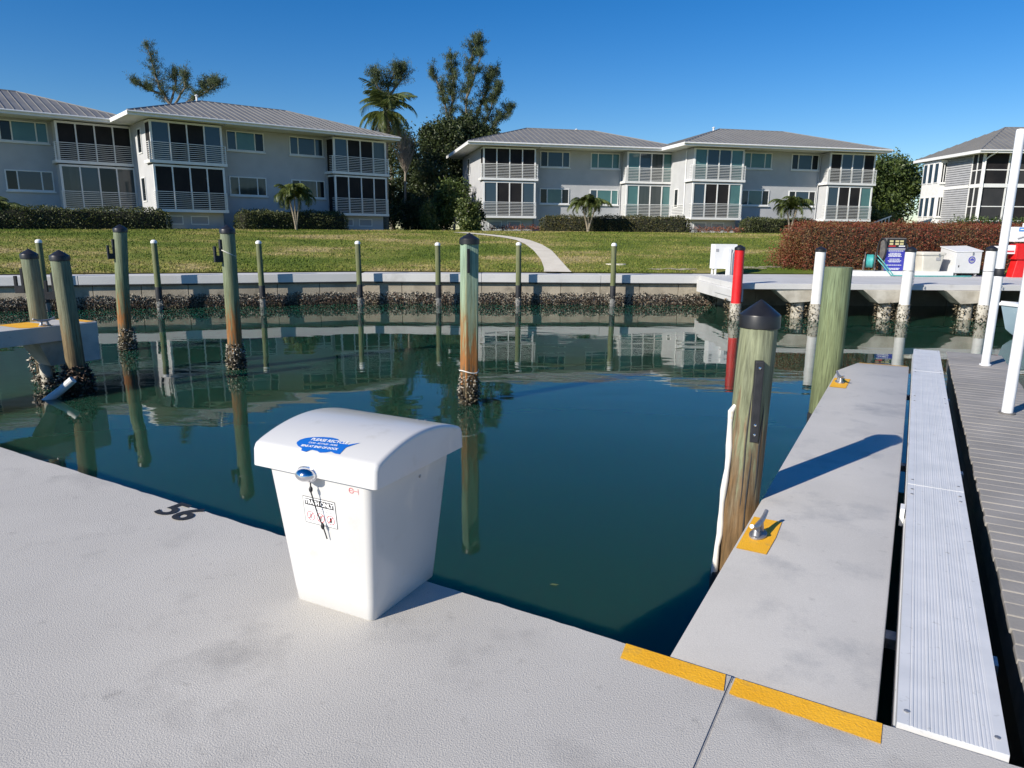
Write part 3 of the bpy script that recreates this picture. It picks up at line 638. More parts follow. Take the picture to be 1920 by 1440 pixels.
# fish sticker wrapped onto the lid
def on_lid(u, v, h=.0012): return (u, v, ARC(v) + h)
def fish_pt(x, y, h): # x -1..1 head to tail, y -1..1 ; slight turn
    u = .02 + .140 * x - .010 * y; v = -.255 + .055 * y + .012 * x; return on_lid(u, v, h)
top = [(-1., 0), (-.97, .28), (-.85, .55), (-.62, .78), (-.3, .93), (0., .97), (.22, .88), (.28, .72), (.45, .62), (.62, .42), (.70, .34), (.84, .52), (1.02, .72)]
bot = [(.72, .02), (.70, -.12), (.68, -.8), (.52, -.78), (.34, -.62), (.20, -.78), (.02, -.86), (-.1, -.72), (-.3, -.66), (-.46, -.92), (-.62, -.86), (-.66, -.62), (-.85, -.42), (-.96, -.2)]
outl = top + bot
bm = bmesh.new(); vs_ = [bm.verts.new((x, y, 0)) for x, y in outl]; bm.faces.new(vs_); bmesh.ops.triangulate(bm, faces=bm.faces)
for _ in range(2): bmesh.ops.subdivide_edges(bm, edges=bm.edges, cuts=1, use_grid_fill=True)
bmesh.ops.triangulate(bm, faces=bm.faces)
for v in bm.verts: v.co = fish_pt(v.co.x, v.co.y, .0016)
me = bpy.data.meshes.new('fish_sticker'); bm.to_mesh(me); bm.free(); fs_ = link('fish_sticker', me, 'decal_blue', bn)
for txt, size, x, y, bold in (('PLEASE RECYCLE', .0235, .02, .48, .0006), ('CANS - BOTTLES - PAPER', .0125, -.1, .06, .0002), ('BINS AT END OF DOCK', .0165, -.13, -.34, .0005)):
    v, f = text_mesh(txt, size, bold, .15)
    MB().add([fish_pt(x + px / .140, y + py / .055, .0028) for px, py, _ in v], f).build('sticker_text', 'print_white', fs_)
# latch, pull cord, label
MB().lathe([(.048, 0), (.046, .014), (.038, .030), (.022, .041), (.004, .045)], 20, ax=Matrix.Rotation(R(90), 4, 'X')).xf(Matrix.Translation((-.022, -.321, .637)) @ Matrix.Diagonal((1, 1, .62, 1))).build('latch_dome', 'chrome', bn, smooth=True)
MB().lathe([(.052, 0), (.052, .003)], 20, ax=Matrix.Rotation(R(90), 4, 'X')).xf(Matrix.Translation((-.022, -.321, .637)) @ Matrix.Diagonal((1, 1, .66, 1))).build('latch_plate', 'chrome', bn)
def front_v(z): return -(.235 + .06 * z / .63)
def on_front(u, z, h=.0015): return (u, front_v(z) - h, z)
MB().tube([on_front(-.012, .625, .022), on_front(-.010, .56, .03), on_front(.006, .47, .026), on_front(.02, .40, .016), on_front(.028, .352, .012)], .0028, 6).build('pull_cord', 'black_rubber', bn, smooth=True)
for (u, z, h) in ((-.010, .572, .029), (.018, .41, .018)): MB().lathe([(.002, -.014), (.007, -.006), (.008, .004), (.003, .014)], 8, on_front(u, z, h)).build('cord_toggle', 'black_rubber', bn)
# label plate
def frect(u0, u1, z0, z1, h, sk=-.10): # slightly turned label
    f_ = lambda u, z: on_front(u, z + sk * (u - u0) * .0 , h)
    return [f_(u0, z0), f_(u1, z0), f_(u1, z1), f_(u0, z1)]
lp = MB().add(frect(-.088, .082, .402, .522, .0012), [(0, 1, 2, 3)]).build('label_border', 'print_black', bn)
MB().add(frect(-.0855, .0795, .4045, .5195, .0016), [(0, 1, 2, 3)]).build('label_face', 'print_white', lp)
MB().add(frect(-.079, .073, .485, .514, .0020), [(0, 1, 2, 3)]).build('label_header', 'print_black', lp)
v, f = text_mesh('TRASH ONLY', .0265, .0014, 0)
MB().add([on_front(-.003 + x * .93, .4995 + y, .0026) for x, y, _ in v], f).build('label_text', 'print_white', lp)
b = MB()
for (z, u0, u1) in ((.478, -.04, .045), (.468, -.07, .066)):
    u = u0
    while u < u1:
        w = random.uniform(.006, .018); b.add([on_front(u, z - .0018, .002), on_front(u + w, z - .0018, .002), on_front(u + w, z + .0018, .002), on_front(u, z + .0018, .002)], [(0, 1, 2, 3)]); u += w + .004
b.build('label_small_print', 'print_grey', lp)
for k, u in enumerate((-.055, -.003, .05)):
    b = MB(); pts = []
    for a in np.linspace(0, 2 * math.pi, 25): pts += [on_front(u + .021 * math.cos(a), .436 + .021 * math.sin(a), .0022), on_front(u + .0182 * math.cos(a), .436 + .0182 * math.sin(a), .0022)]
    b.add(pts, [(2 * i, 2 * i + 1, 2 * i + 3, 2 * i + 2) for i in range(24)])
    b.add([on_front(u - .0145, .4225, .0023), on_front(u - .0125, .4205, .0023), on_front(u + .0145, .4495, .0023), on_front(u + .0125, .4515, .0023)], [(0, 1, 2, 3)])
    b.build('prohibition_mark', 'print_red', lp)
    q = MB().add([on_front(u - .006, .425, .0019), on_front(u + .005, .425, .0019), on_front(u + .007, .446, .0019), on_front(u - .004, .448, .0019)], [(0, 1, 2, 3)]).build('pictogram', 'print_black' if k == 2 else 'print_grey', lp)
b = MB(); pts = []
for a in np.linspace(.3, 2 * math.pi - .3, 19): pts += [on_front(.175 + .012 * math.cos(a), .592 + .012 * math.sin(a), .0014), on_front(.175 + .0095 * math.cos(a), .592 + .0095 * math.sin(a), .0014)]
b.add(pts, [(2 * i, 2 * i + 1, 2 * i + 3, 2 * i + 2) for i in range(18)]); b.add([on_front(.165, .591, .0014), on_front(.21, .591, .0014), on_front(.21, .593, .0014), on_front(.165, .593, .0014)], [(0, 1, 2, 3)])
b.add([on_front(.209, .58, .0014), on_front(.2105, .58, .0014), on_front(.2105, .605, .0014), on_front(.209, .605, .0014)], [(0, 1, 2, 3)]); b.build('maker_mark', 'print_red', bn)
for (u, v) in ((.16, .19), (.185, .215)): MB().lathe([(.006, 0), (.006, .002), (.002, .004)], 8, on_lid(u, v, .0005)).build('rivet', 'galvanised', lid)
MB().lathe([(.008, 0), (.008, .003), (.003, .005)], 8, ax=Matrix.Rotation(R(90), 4, 'Y')).xf(Matrix.Translation((.262, .05, .56))).build('rivet', 'galvanised', bn)

# ------------------------------------------------------------------ far finger pier at left
lf = thing('finger_pier', 'far concrete finger pier end with deep block and yellow edging, seen across the slip', 'pier', rz=DR)
o = MB().prism([(-12.95, 2.7), (-12.13, 2.7), (-12.13, 7.12), (-12.95, 7.12)], -.26, 0).build('pier_slab', 'finger_paint', lf, bevel=.012)
MB().box(-12.92, -12.115, 6.80, 7.10, -.66, -.012).build('end_block', 'finger_paint', lf, bevel=.01)
b = MB(); n0, n1 = -12.7, -12.2
b.add([(n0 - .15, 6.18, -.262), (n1 - .02, 6.18, -.262), (n1 - .02, 6.80, -.262), (n0 - .15, 6.80, -.262), (n0, 6.38, -.68), (n1 - .12, 6.38, -.68), (n1 - .12, 6.76, -.68), (n0, 6.76, -.68)], [(0, 1, 2, 3), (7, 6, 5, 4), (0, 4, 5, 1), (1, 5, 6, 2), (2, 6, 7, 3), (3, 7, 4, 0)]); b.build('pile_head', 'bent_concrete', lf)
for (n_, s_) in ((-12.62, 6.44), (-12.38, 6.66)):
    MB().tube([(n_, s_, -.68), (n_, s_, -2)], .09, 12).build('support_post', 'bent_concrete', lf, smooth=True)
a = rng.uniform(0, 2 * np.pi, 260); h = rng.uniform(-1.2, -.85, 260); rr = rng.uniform(.085, .15, 260); k = rng.integers(0, 2, 260)
cx = np.array([-12.62, -12.38])[k]; cy = np.array([6.44, 6.66])[k]
V, F = shell_mesh(np.stack([cx + rr * np.cos(a), cy + rr * np.sin(a), h], 1), np.stack([np.cos(a), np.sin(a), 0 * a], 1), .06)
o = link('barnacle_crust', np_mesh('barnacle_crust', V, F), 'oyster', lf); o['kind'] = 'stuff'
paint_sheet('yellow_patch', 'yellow_paint', lf, [(-12.93, 5.95), (-12.30, 5.95), (-12.16, 6.05), (-12.16, 6.42), (-12.93, 6.42)], .004)
paint_sheet('yellow_line', 'yellow_paint', lf, [(-12.93, 6.86), (-12.16, 6.95), (-12.16, 7.08), (-12.93, 7.08)], .004)
cleat('grey metal horn cleat on the far left finger pier end', DW(6.32, -12.24, .004), DR, 1.25)
pp = thing('broken_pipe', 'short white plastic pipe slanting into the water at the oyster clustered pile', 'pipe', (-7.3, 11.05, ZW))
MB().tube([(.30, .02, .30), (.12, -.02, .14), (-.14, -.10, -.06), (-.3, -.14, -.2)], .062, 14).build('pipe_shell', 'pvc_clean', pp, smooth=True)

# ------------------------------------------------------------------ seawall
sw = thing('seawall', 'low concrete seawall with pale cap and oyster crust along the lawn', 'seawall')
def along(p, q, step):
    p, q = Vector(p), Vector(q); d = q - p; n = max(1, round(d.length / step)); return [(p + d * (i / n), p + d * ((i + 1) / n)) for i in range(n)]
segs = [((-40., 15.265), (-5.5, 25.9)), ((-5.5, 25.9), (7.6, 26.424)), ((7.6, 26.424), (40., 28.02))]
for p, q in segs:
    for a, b_ in along(p, q, 4.4):
        d = (b_ - a).normalized(); nn = Vector((-d.y, d.x)); g = .006
        a1, b1 = a + d * g, b_ - d * g
        MB().prism([tuple(a1), tuple(b1), tuple(b1 + nn * .98), tuple(a1 + nn * .98)], -.29, 0).build('cap', 'cap_concrete', sw, bevel=.015)
    for a, b_ in along(p, q, 1.45):
        d = (b_ - a).normalized(); nn = Vector((-d.y, d.x)); g = .009; o_ = .13 + random.uniform(-.012, .012)
        a1, b1 = a + d * g + nn * o_, b_ - d * g + nn * o_
        MB().prism([tuple(a1), tuple(b1), tuple(b1 + nn * .15), tuple(a1 + nn * .15)], -2., -.291).build('panel', 'seawall_concrete', sw, bevel=.01)
    a, b_ = Vector(p), Vector(q); d = (b_ - a).normalized(); nn = Vector((-d.y, d.x))
    MB().prism([tuple(a + nn * .2), tuple(b_ + nn * .2), tuple(b_ + nn * .5), tuple(a + nn * .5)], -2.1, -.3).build('backing', 'hedge_core', sw)
    MB().tube([(*(a + nn * .03), -.315), (*(b_ + nn * .03), -.315)], .02, 8).build('cap_shadow_strip', 'black_rubber', sw)  # black tube standing in for the shadow line under the cap overhang
def wall_oysters(m, n, z0, z1, size, out):
    P = []; Nn = []
    for (p, q), k in zip(segs[:2], (.62, .38)):
        p, q = Vector(p), Vector(q)
        if p.x < -20: p = Vector((-20., p.y + (q.y - p.y) * (-20 - p.x) / (q.x - p.x)))
        d = (q - p); u = rng.uniform(0, 1, int(n * k)); d_ = d.normalized(); nn = np.array([d_.y, -d_.x])
        zz = z0 + (z1 - z0) * rng.beta(1.3, 1.5, len(u)) + .03 * np.sin(u * 90)
        off = -.13 + rng.uniform(0, out, len(u))
        P.append(np.stack([p.x + d.x * u + nn[0] * off, p.y + d.y * u + nn[1] * off, zz], 1)); Nn.append(np.tile([nn[0], nn[1], .25], (len(u), 1)))
    V, F = shell_mesh(np.concatenate(P), np.concatenate(Nn), size)
    o = link('oyster_crust', np_mesh('oyster_crust', V, F), m, sw); o['kind'] = 'stuff'
wall_oysters('oyster', 8500, -.94, -.66, .046, .03); wall_oysters('oyster_dark', 7500, -1.16, -.76, .052, .04); wall_oysters('oyster_wet', 4000, -1.16, -.92, .05, .06)

# ------------------------------------------------------------------ fuel dock
fd = thing('fuel_dock', 'raised concrete fuel dock with dark underside and sloping pile heads', 'dock')
MB().prism([(6.98, 22.42), (46., 23.6), (46., 29.2), (22.5, 28.3), (6.84, 27.4)], -.17, .006).build('deck_slab', 'cap_concrete', fd, bevel=.012)
MB().prism([(6.93, 22.44), (7.25, 22.45), (7.15, 26.42), (6.78, 26.40)], -.58, -.171).build('side_beam', 'cap_concrete', fd, bevel=.015)
MB().prism([(6.89, 22.62), (6.93, 22.62), (6.87, 24.2), (6.83, 24.2)], -.42, -.2).build('access_panel', 'cap_concrete', fd, bevel=.006)
MB().box(6.868, 6.9, 25.0, 25.25, -.30, -.24).build('vent_slot', 'black_paint', fd)
for x in (9.1, 11.9, 14.5, 17.4, 20.5):
    b = MB().prism_y([(x - .85, -.172), (x + .5, -.172), (x + .3, -.56), (x - .32, -.60)], 22.52, 23.1); b.build('pile_head', 'bent_concrete', fd, bevel=.02)
    MB().tube([(x + .05, 22.85, -.58), (x + .05, 22.85, -2.2)], .2, 14).build('support_post', 'bent_concrete', fd, smooth=True)
    a = rng.uniform(0, 2 * np.pi, 260); h = rng.uniform(-1.2, -.55, 260); rr = rng.uniform(.18, .32, 260)
    V, F = shell_mesh(np.stack([x + .05 + rr * np.cos(a), 22.85 + rr * np.sin(a), h], 1), np.stack([np.cos(a), np.sin(a), 0 * a], 1), .055)
    o = link('barnacle_crust', np_mesh('barnacle_crust', V, F), 'oyster_tan', fd); o['kind'] = 'stuff'
a = rng.uniform(0, 2 * np.pi, 260); h = rng.uniform(-1.2, -.5, 260); rr = rng.uniform(.1, .3, 260)
MB().tube([(7.1, 22.9, -.5), (7.1, 22.9, -2.)], .12, 12).build('support_post', 'bent_concrete', fd)
V, F = shell_mesh(np.stack([7.1 + rr * np.cos(a), 22.9 + rr * np.sin(a), h], 1), np.stack([np.cos(a), np.sin(a), 0 * a], 1), .055)
o = link('barnacle_crust', np_mesh('barnacle_crust', V, F), 'oyster_tan', fd); o['kind'] = 'stuff'
tag(MB().prism([(12.6, 26.75), (16.5, 26.9), (16.45, 27.75), (12.6, 27.6)], .008, .19).build('concrete_kerb', 'white_trim', None, bevel=.02), 'low white concrete plinth on the fuel dock before the hedge', 'plinth')
# white utility pedestal by the red pile
t = thing('utility_box', 'white utility cabinet on legs standing behind the red pile', 'utility box', (7.9, 27.05, .008), R(6))
MB().box(-.45, .42, -.2, .2, .22, 1.12).build('cabinet', 'white_trim', t, bevel=.012)
for x in (-.36, .3):
    for y in (-.15, .15): ubox('leg', 'white_trim', t, x - .03, x + .03, y - .03, y + .03, 0, .22)
MB().box(.02, .16, -.30, -.202, 0, .98).build('front_post', 'white_trim', t, bevel=.01)
MB().tube([(.22, -.26, 0), (.22, -.26, .75), (.28, -.26, .9), (.40, -.26, .95)], .035, 10).build('conduit', 'print_grey', t, smooth=True)
MB().box(-.40, -.30, -.212, -.2, .85, .95).build('nameplate', 'print_grey', t)
# hose reel
t = thing('hose_reel', 'hose reel wound with teal hose on the white plinth', 'hose reel', (13.45, 27.2, .19), R(-25))
ax = Matrix.Rotation(R(90), 4, 'Y')
for x in (-.17, .17): MB().lathe([(.33, -.012), (.34, 0), (.33, .012)], 24, ax=ax).xf(Matrix.Translation((x, 0, .36))).build('flange', 'dock_frame', t, smooth=True)
MB().lathe([(.22, -.14), (.25, -.1), (.24, 0), (.25, .1), (.22, .14)], 22, ax=ax).xf(Matrix.Translation((0, 0, .36))).build('hose_coil', 'teal_hose', t, smooth=True)
MB().lathe([(.1, -.2), (.1, .2)], 12, ax=ax).xf(Matrix.Translation((0, 0, .36))).build('hub', 'galvanised', t)
for x in (-.2, .2): MB().tube([(x, -.3, 0), (x, 0, .36), (x, .3, 0)], .018, 8).build('stand', 'dock_frame', t, smooth=True)
t = thing('hose', 'teal hose trailing from the reel across the fuel dock to the cabinet', 'hose', (13.6, 26.9, .02))
hp = [(-.05, .25, .75), (.15, .0, .45), (.45, -.22, .03), (1.2, -.3, .02), (2.2, -.25, .02), (3.2, -.2, .02), (3.6, -.05, .02)]
hp = [tuple(Vector(hp[i]).lerp(Vector(hp[i + 1]), f)) for i in range(len(hp) - 1) for f in (0, .25, .5, .75)]
MB().tube(hp, .02, 8).build('hose_line', 'teal_hose', t, smooth=True)
MB().tube([(x * .95 + .08, y - .12 + .05 * math.sin(3 * x), z) for x, y, z in hp], .018, 8).build('hose_line', 'teal_hose', t, smooth=True)
# fuel pump with blue notice
t = thing('fuel_pump', 'dark fuel pump with tall blue notice panel on the white plinth', 'fuel pump', (14.3, 27.25, .19), R(4))
MB().box(-.38, .40, -.16, .22, 0, 1.22).build('body', 'dock_frame', t, bevel=.03)
pn = MB().box(-.36, .38, -.182, -.162, .02, .86).build('notice', 'sign_blue', t)
b = MB()
for z, w in ((.74, .3), (.66, .2), (.62, .26), (.58, .24), (.54, .26), (.44, .2), (.38, .26), (.34, .22), (.22, .3), (.10, .24), (.06, .2)):
    x = -w
    while x < w - .02:
        k = random.uniform(.04, .12); b.box(x, min(x + k, w), -.186, -.1825, z - .012, z + .012); x += k + .015
b.build('notice_lines', 'print_white', pn); MB().box(-.35, .37, -.186, -.1825, .77, .85).build('notice_heading', 'print_grey', pn)
hd = MB().box(-.36, .38, -.19, -.162, .88, 1.18).build('display', 'black_plastic', t, bevel=.01)
for x in (-.2, .02, .2):
    for z in (1.10, 1.0): MB().box(x - .07, x + .07, -.195, -.1905, z - .035, z + .035).build('readout', 'sign_yellow', hd)
MB().box(-.3, -.02, -.195, -.1905, .90, .94).build('badge', 'print_red', hd); MB().box(.1, .34, -.195, -.1905, .90, .94).build('badge', 'print_white', hd)
MB().tube([(.43 + .0 * k, .02 + .3 * math.cos(a), .62 + .42 * math.sin(a)) for k, a in enumerate(np.linspace(0, 2 * math.pi * 2.9, 60))], .03, 8).build('delivery_hose', 'black_rubber', t, smooth=True)
MB().tube([(-.42, .02 + .28 * math.cos(a), .78 + .42 * math.sin(a)) for a in np.linspace(0, 2 * math.pi * 1.9, 44)], .03, 8).build('delivery_hose', 'black_rubber', t, smooth=True)
# small white bin
t = thing('dock_bin', 'small tapered cream bin with lid on the white plinth', 'bin', (15.68, 27.25, .19), R(2))
loft([rring(.33, .25, .04, 0), rring(.34, .26, .05, .02), rring(.42, .32, .05, .60)]).build('body', 'white_fibreglass', t, smooth=True)
loft([rring(.45, .35, .05, .60), rring(.46, .36, .05, .62), rring(.46, .36, .05, .68), rring(.42, .32, .05, .72)]).build('lid', 'white_fibreglass', t, smooth=True)
MB().box(.1, .26, -.325, -.312, .42, .52).build('label', 'print_grey', t); MB().box(.15, .21, -.37, -.355, .58, .66).build('latch', 'galvanised', t)
# wheeled cabinet
t = thing('wheeled_cabinet', 'boxy white wheeled cabinet with round blue emblem on the fuel dock', 'cabinet', (17.02, 27.05, .008), R(3))
MB().add([(-.5, -.1, .13), (.48, -.1, .13), (.48, .85, .13), (-.5, .85, .13), (-.5, -.1, .90), (.48, -.1, .925), (.48, .85, 1.09), (-.5, .85, 1.06)], [(3, 2, 1, 0), (4, 5, 6, 7), (0, 1, 5, 4), (1, 2, 6, 5), (2, 3, 7, 6), (3, 0, 4, 7)]).build('body', 'cabinet_white', t, bevel=.012)
MB().add([(-.53, -.12, .902), (.51, -.12, .932), (.51, .87, 1.10), (-.53, .87, 1.07), (-.53, -.12, .93), (.51, -.12, .96), (.51, .87, 1.13), (-.53, .87, 1.10)], [(3, 2, 1, 0), (4, 5, 6, 7), (0, 1, 5, 4), (1, 2, 6, 5), (2, 3, 7, 6), (3, 0, 4, 7)]).build('lid', 'white_trim', t)
em = MB().lathe([(.135, 0), (.135, .004)], 24, ax=Matrix.Rotation(R(90), 4, 'X')).xf(Matrix.Translation((.12, -.101, .62))).build('emblem', 'sign_blue', t)
MB().lathe([(.1, 0), (.1, .003)], 24, ax=Matrix.Rotation(R(90), 4, 'X')).xf(Matrix.Translation((.12, -.106, .62))).build('emblem_disc', 'print_grey', em)
MB().add([(.04, -.111, .6), (.2, -.111, .6), (.19, -.111, .64), (.12, -.111, .69), (.05, -.111, .63)], [(0, 1, 2, 3, 4)]).build('emblem_mark', 'sign_blue', em)
MB().box(.11, .16, -.125, -.1, .80, .90).build('hasp', 'galvanised', t); MB().box(-.38, -.35, -.115, -.1, .35, .42).build('lock', 'black_plastic', t)
for x in (-.4, .38):
    for y in (0, .75):
        w = MB().lathe([(.065, -.02), (.065, .02)], 14, ax=ax).xf(Matrix.Translation((x, y, .066))).build('castor', 'print_grey', t)
        MB().box(x - .03, x + .03, y - .03, y + .03, .1, .135).build('fork', 'galvanised', w)
# white pedestal and red hose cabinet at right
t = thing('power_pedestal', 'slim white dock pedestal with pink plate beside the red cabinet', 'pedestal', (18.15, 27.0, .008), 0)
MB().box(-.13, .17, -.12, .12, 0, 1.02).build('post', 'white_trim', t, bevel=.015); MB().box(-.2, .2, -.16, .16, 1.02, 1.14).build('cap', 'white_trim', t, bevel=.03)
MB().box(.06, .5, -.15, -.13, .86, 1.18).build('plate', 'print_white', t); MB().box(.12, .45, -.156, -.151, .92, .98).build('plate_print', 'print_red', t)
t = thing('red_cabinet', 'red dock fire cabinet on flared stand under a white and blue sign box', 'fire cabinet', (18.95, 27.0, .008), 0)
loft([rring(.32, .2, .03, 0), rring(.2, .18, .03, .66)]).build('stand', 'red_box', t, smooth=True)
MB().box(-.32, .42, -.24, .2, .66, 1.24).build('cabinet', 'red_box', t, bevel=.02)
MB().box(-.02, .2, -.25, -.241, .92, 1.02).build('label', 'print_white', t); MB().lathe([(.09, 0), (.09, .006)], 14, ax=Matrix.Rotation(R(90), 4, 'X')).xf(Matrix.Translation((.12, -.241, 1.15))).build('gauge', 'black_plastic', t)
sb = MB().box(-.46, .55, -.22, .18, 1.3, 1.84).build('sign_box', 'white_trim', t, bevel=.02); MB().box(-.34, .5, -.228, -.221, 1.68, 1.82).build('blue_panel', 'sky_sign', sb)
MB().box(-.3, .46, -.232, -.2285, 1.73, 1.77).build('panel_print', 'print_white', sb); MB().tube([(-.35, -.235, 1.42), (-.1, -.235, 1.5), (.3, -.235, 1.54)], .02, 6).build('wiper_bar', 'print_grey', sb)
MB().box(-.06, .14, -.05, .05, 1.84, 1.98).build('beacon', 'white_trim', t, bevel=.02)

# ------------------------------------------------------------------ boat at the right edge
t = thing('moored_boat', 'pale blue hulled boat with white deck lying behind the guide poles', 'boat', (12.95, 18.9, ZW), R(-12))
st = []
L_ = 5.6
for i, f in enumerate(np.linspace(0, 1, 15)):
    w = 1.05 * (1 - (1 - min(f * 1.7, 1)) ** 2.2); x = f * L_; sh = .72 + .18 * (1 - f) ** 2; keel = -.35 + .42 * (1 - min(1, f * 3.2)) ** 2
    st.append([(x + (.38 * (1 - f) if k == 2 else .2 * (1 - f) if k == 1 else 0), s_ * w * kw, zz) for (k, s_, kw, zz) in ((0, -1, 1, sh), (1, -1, .82, .22), (2, -1, .12, keel), (2, 1, .12, keel), (1, 1, .82, .22), (0, 1, 1, sh))])
b = MB(); b.add([p for r_ in st for p in r_], [(i * 6 + k, i * 6 + k + 1, (i + 1) * 6 + k + 1, (i + 1) * 6 + k) for i in range(14) for k in range(5)] + [tuple(range(14 * 6, 15 * 6))])
b.build('hull', 'hull_blue', t, smooth=True)
dk = MB(); dk.add([p for r_ in st for p in ((r_[0][0], r_[0][1] * .98, r_[0][2] + .01), (r_[0][0], 0, r_[0][2] + .06), (r_[5][0], r_[5][1] * .98, r_[5][2] + .01))], [(3 * i + k, 3 * i + k + 1, 3 * i + k + 4, 3 * i + k + 3) for i in range(14) for k in range(2)]); dk.build('deck', 'gelcoat', t, smooth=True)
for s_ in (0, 5): MB().tube([(r_[s_][0], r_[s_][1] * 1.01, r_[s_][2] - .02) for r_ in st], .045, 8).build('gunwale', 'gelcoat', t, smooth=True)
MB().box(2.6, 4.6, -.5, .5, .75, 1.1).build('console', 'gelcoat', t, bevel=.06)

# ------------------------------------------------------------------ condominium buildings
def hip_roof(par, x0, x1, y0, y1, ze, zr, dz=0., seams=('f',), pitch=.46, fascia_h=.24, over=0.):
    ze += dz; zr += dz; w = (y1 - y0) / 2; ym = (y0 + y1) / 2
    ra, rb = x0 + w, x1 - w
    if rb < ra: ra = rb = (x0 + x1) / 2
    b = MB().add([(x0, y0, ze), (x1, y0, ze), (x1, y1, ze), (x0, y1, ze), (ra, ym, zr), (rb, ym, zr)], [(0, 1, 5, 4), (1, 2, 5), (2, 3, 4, 5), (3, 0, 4), (3, 2, 1, 0)])
    rf = b.build('roof', 'roof_metal', par)
    def seam(p, q):
        p, q = Vector(p), Vector(q); d = q - p
        if d.length < .25: return
        if 'seam' not in _unit:
            me = MB().box(0, 1, -.02, .02, -.01, .045).mesh('seam'); me.materials.append(MATS['roof_rib']); _unit['seam'] = me
        o = share('roof_seam', _unit['seam'], rf, p, (d.length, 1, 1)); o.rotation_euler = d.to_track_quat('X', 'Z').to_euler()
    n = int((x1 - x0) / pitch)
    if 'f' in seams:
        for i in range(1, n):
            x = x0 + (x1 - x0) * i / n; k = min(1, (x - x0) / (ra - x0), (x1 - x) / (x1 - rb)); seam((x, y0, ze), (x, y0 + k * w, ze + k * (zr - ze)))
    n = int((y1 - y0) / pitch)
    for sd_, xe, xr in (('l', x0, ra), ('r', x1, rb)):
        if sd_ in seams:
            for i in range(1, n):
                y = y0 + (y1 - y0) * i / n; k = min((y - y0) / w, (y1 - y) / w); seam((xe, y, ze), (xe + k * (xr - xe), y, ze + k * (zr - ze)))
    for p, q in (((x0, y0, ze), (ra, ym, zr)), ((x1, y0, ze), (rb, ym, zr)), ((ra, ym, zr), (rb, ym, zr))):
        MB().tube([p, q], .06, 6).build('ridge_cap', 'roof_rib', rf)
    g = .13; zf = ze - fascia_h; b = MB()
    o_ = [(x0 - .02, y0 - .02), (x1 + .02, y0 - .02), (x1 + .02, y1 + .02), (x0 - .02, y1 + .02)]; i_ = [(x0 + g, y0 + g), (x1 - g, y0 + g), (x1 - g, y1 - g), (x0 + g, y1 - g)]
    vs = [(x, y, z) for z in (zf, ze - .004) for ring in (o_, i_) for x, y in ring]
    fs = []
    for k in range(4):
        k2 = (k + 1) % 4; fs += [(k, k2, 8 + k2, 8 + k), (4 + k2, 4 + k, 12 + k, 12 + k2), (k2, k, 4 + k, 4 + k2), (8 + k, 8 + k2, 12 + k2, 12 + k)]
    b.add(vs, fs).build('fascia', 'white_trim', par)
    MB().tube([(x0 - .05, y0 - .075, ze - .06), (x1 + .05, y0 - .075, ze - .06)], .06, 8).build('gutter', 'white_trim', par)
    MB().box(x0 + g + .002, x1 - g - .002, y0 + g + .002, y1 - g - .002, zf + .03, zf + .06).build('soffit', 'white_trim', par)
    return rf
def window(par, x0, x1, y, z0, z1, panes, cuts=(.25, .75)):
    fw = .07; b = MB()
    b.box(x0, x1, y - .05, y + .02, z0, z0 + fw).box(x0, x1, y - .05, y + .02, z1 - fw, z1).box(x0, x0 + fw, y - .05, y + .02, z0 + fw, z1 - fw).box(x1 - fw, x1, y - .05, y + .02, z0 + fw, z1 - fw)
    xs_ = [x0 + (x1 - x0) * c for c in cuts]
    for x in xs_: b.box(x - .035, x + .035, y - .045, y + .02, z0 + fw, z1 - fw)
    w = b.build('window', 'white_trim', par)
    ed = [x0 + fw - .035] + xs_ + [x1 - fw + .035]
    for a, c, m in zip(ed, ed[1:], panes): ubox('pane', m, w, a + .035, c - .035, y - .022, y - .006, z0 + fw, z1 - fw)
    ubox('sill', 'white_trim', w, x0 - .06, x1 + .06, y - .12, y - .052, z0 - .09, z0 - .003)
    return w
def side_window(par, x, y0, y1, z0, z1, m='pane_dark', sgn=-1):
    fw = .07; b = MB(); xa, xb = (x - .05, x + .02) if sgn < 0 else (x - .02, x + .05)
    b.box(xa, xb, y0, y1, z0, z0 + fw).box(xa, xb, y0, y1, z1 - fw, z1).box(xa, xb, y0, y0 + fw, z0 + fw, z1 - fw).box(xa, xb, y1 - fw, y1, z0 + fw, z1 - fw)
    w = b.build('window', 'white_trim', par); ubox('pane', m, w, min(xa, xb) + .03, min(xa, xb) + .045, y0 + fw, y1 - fw, z0 + fw, z1 - fw)
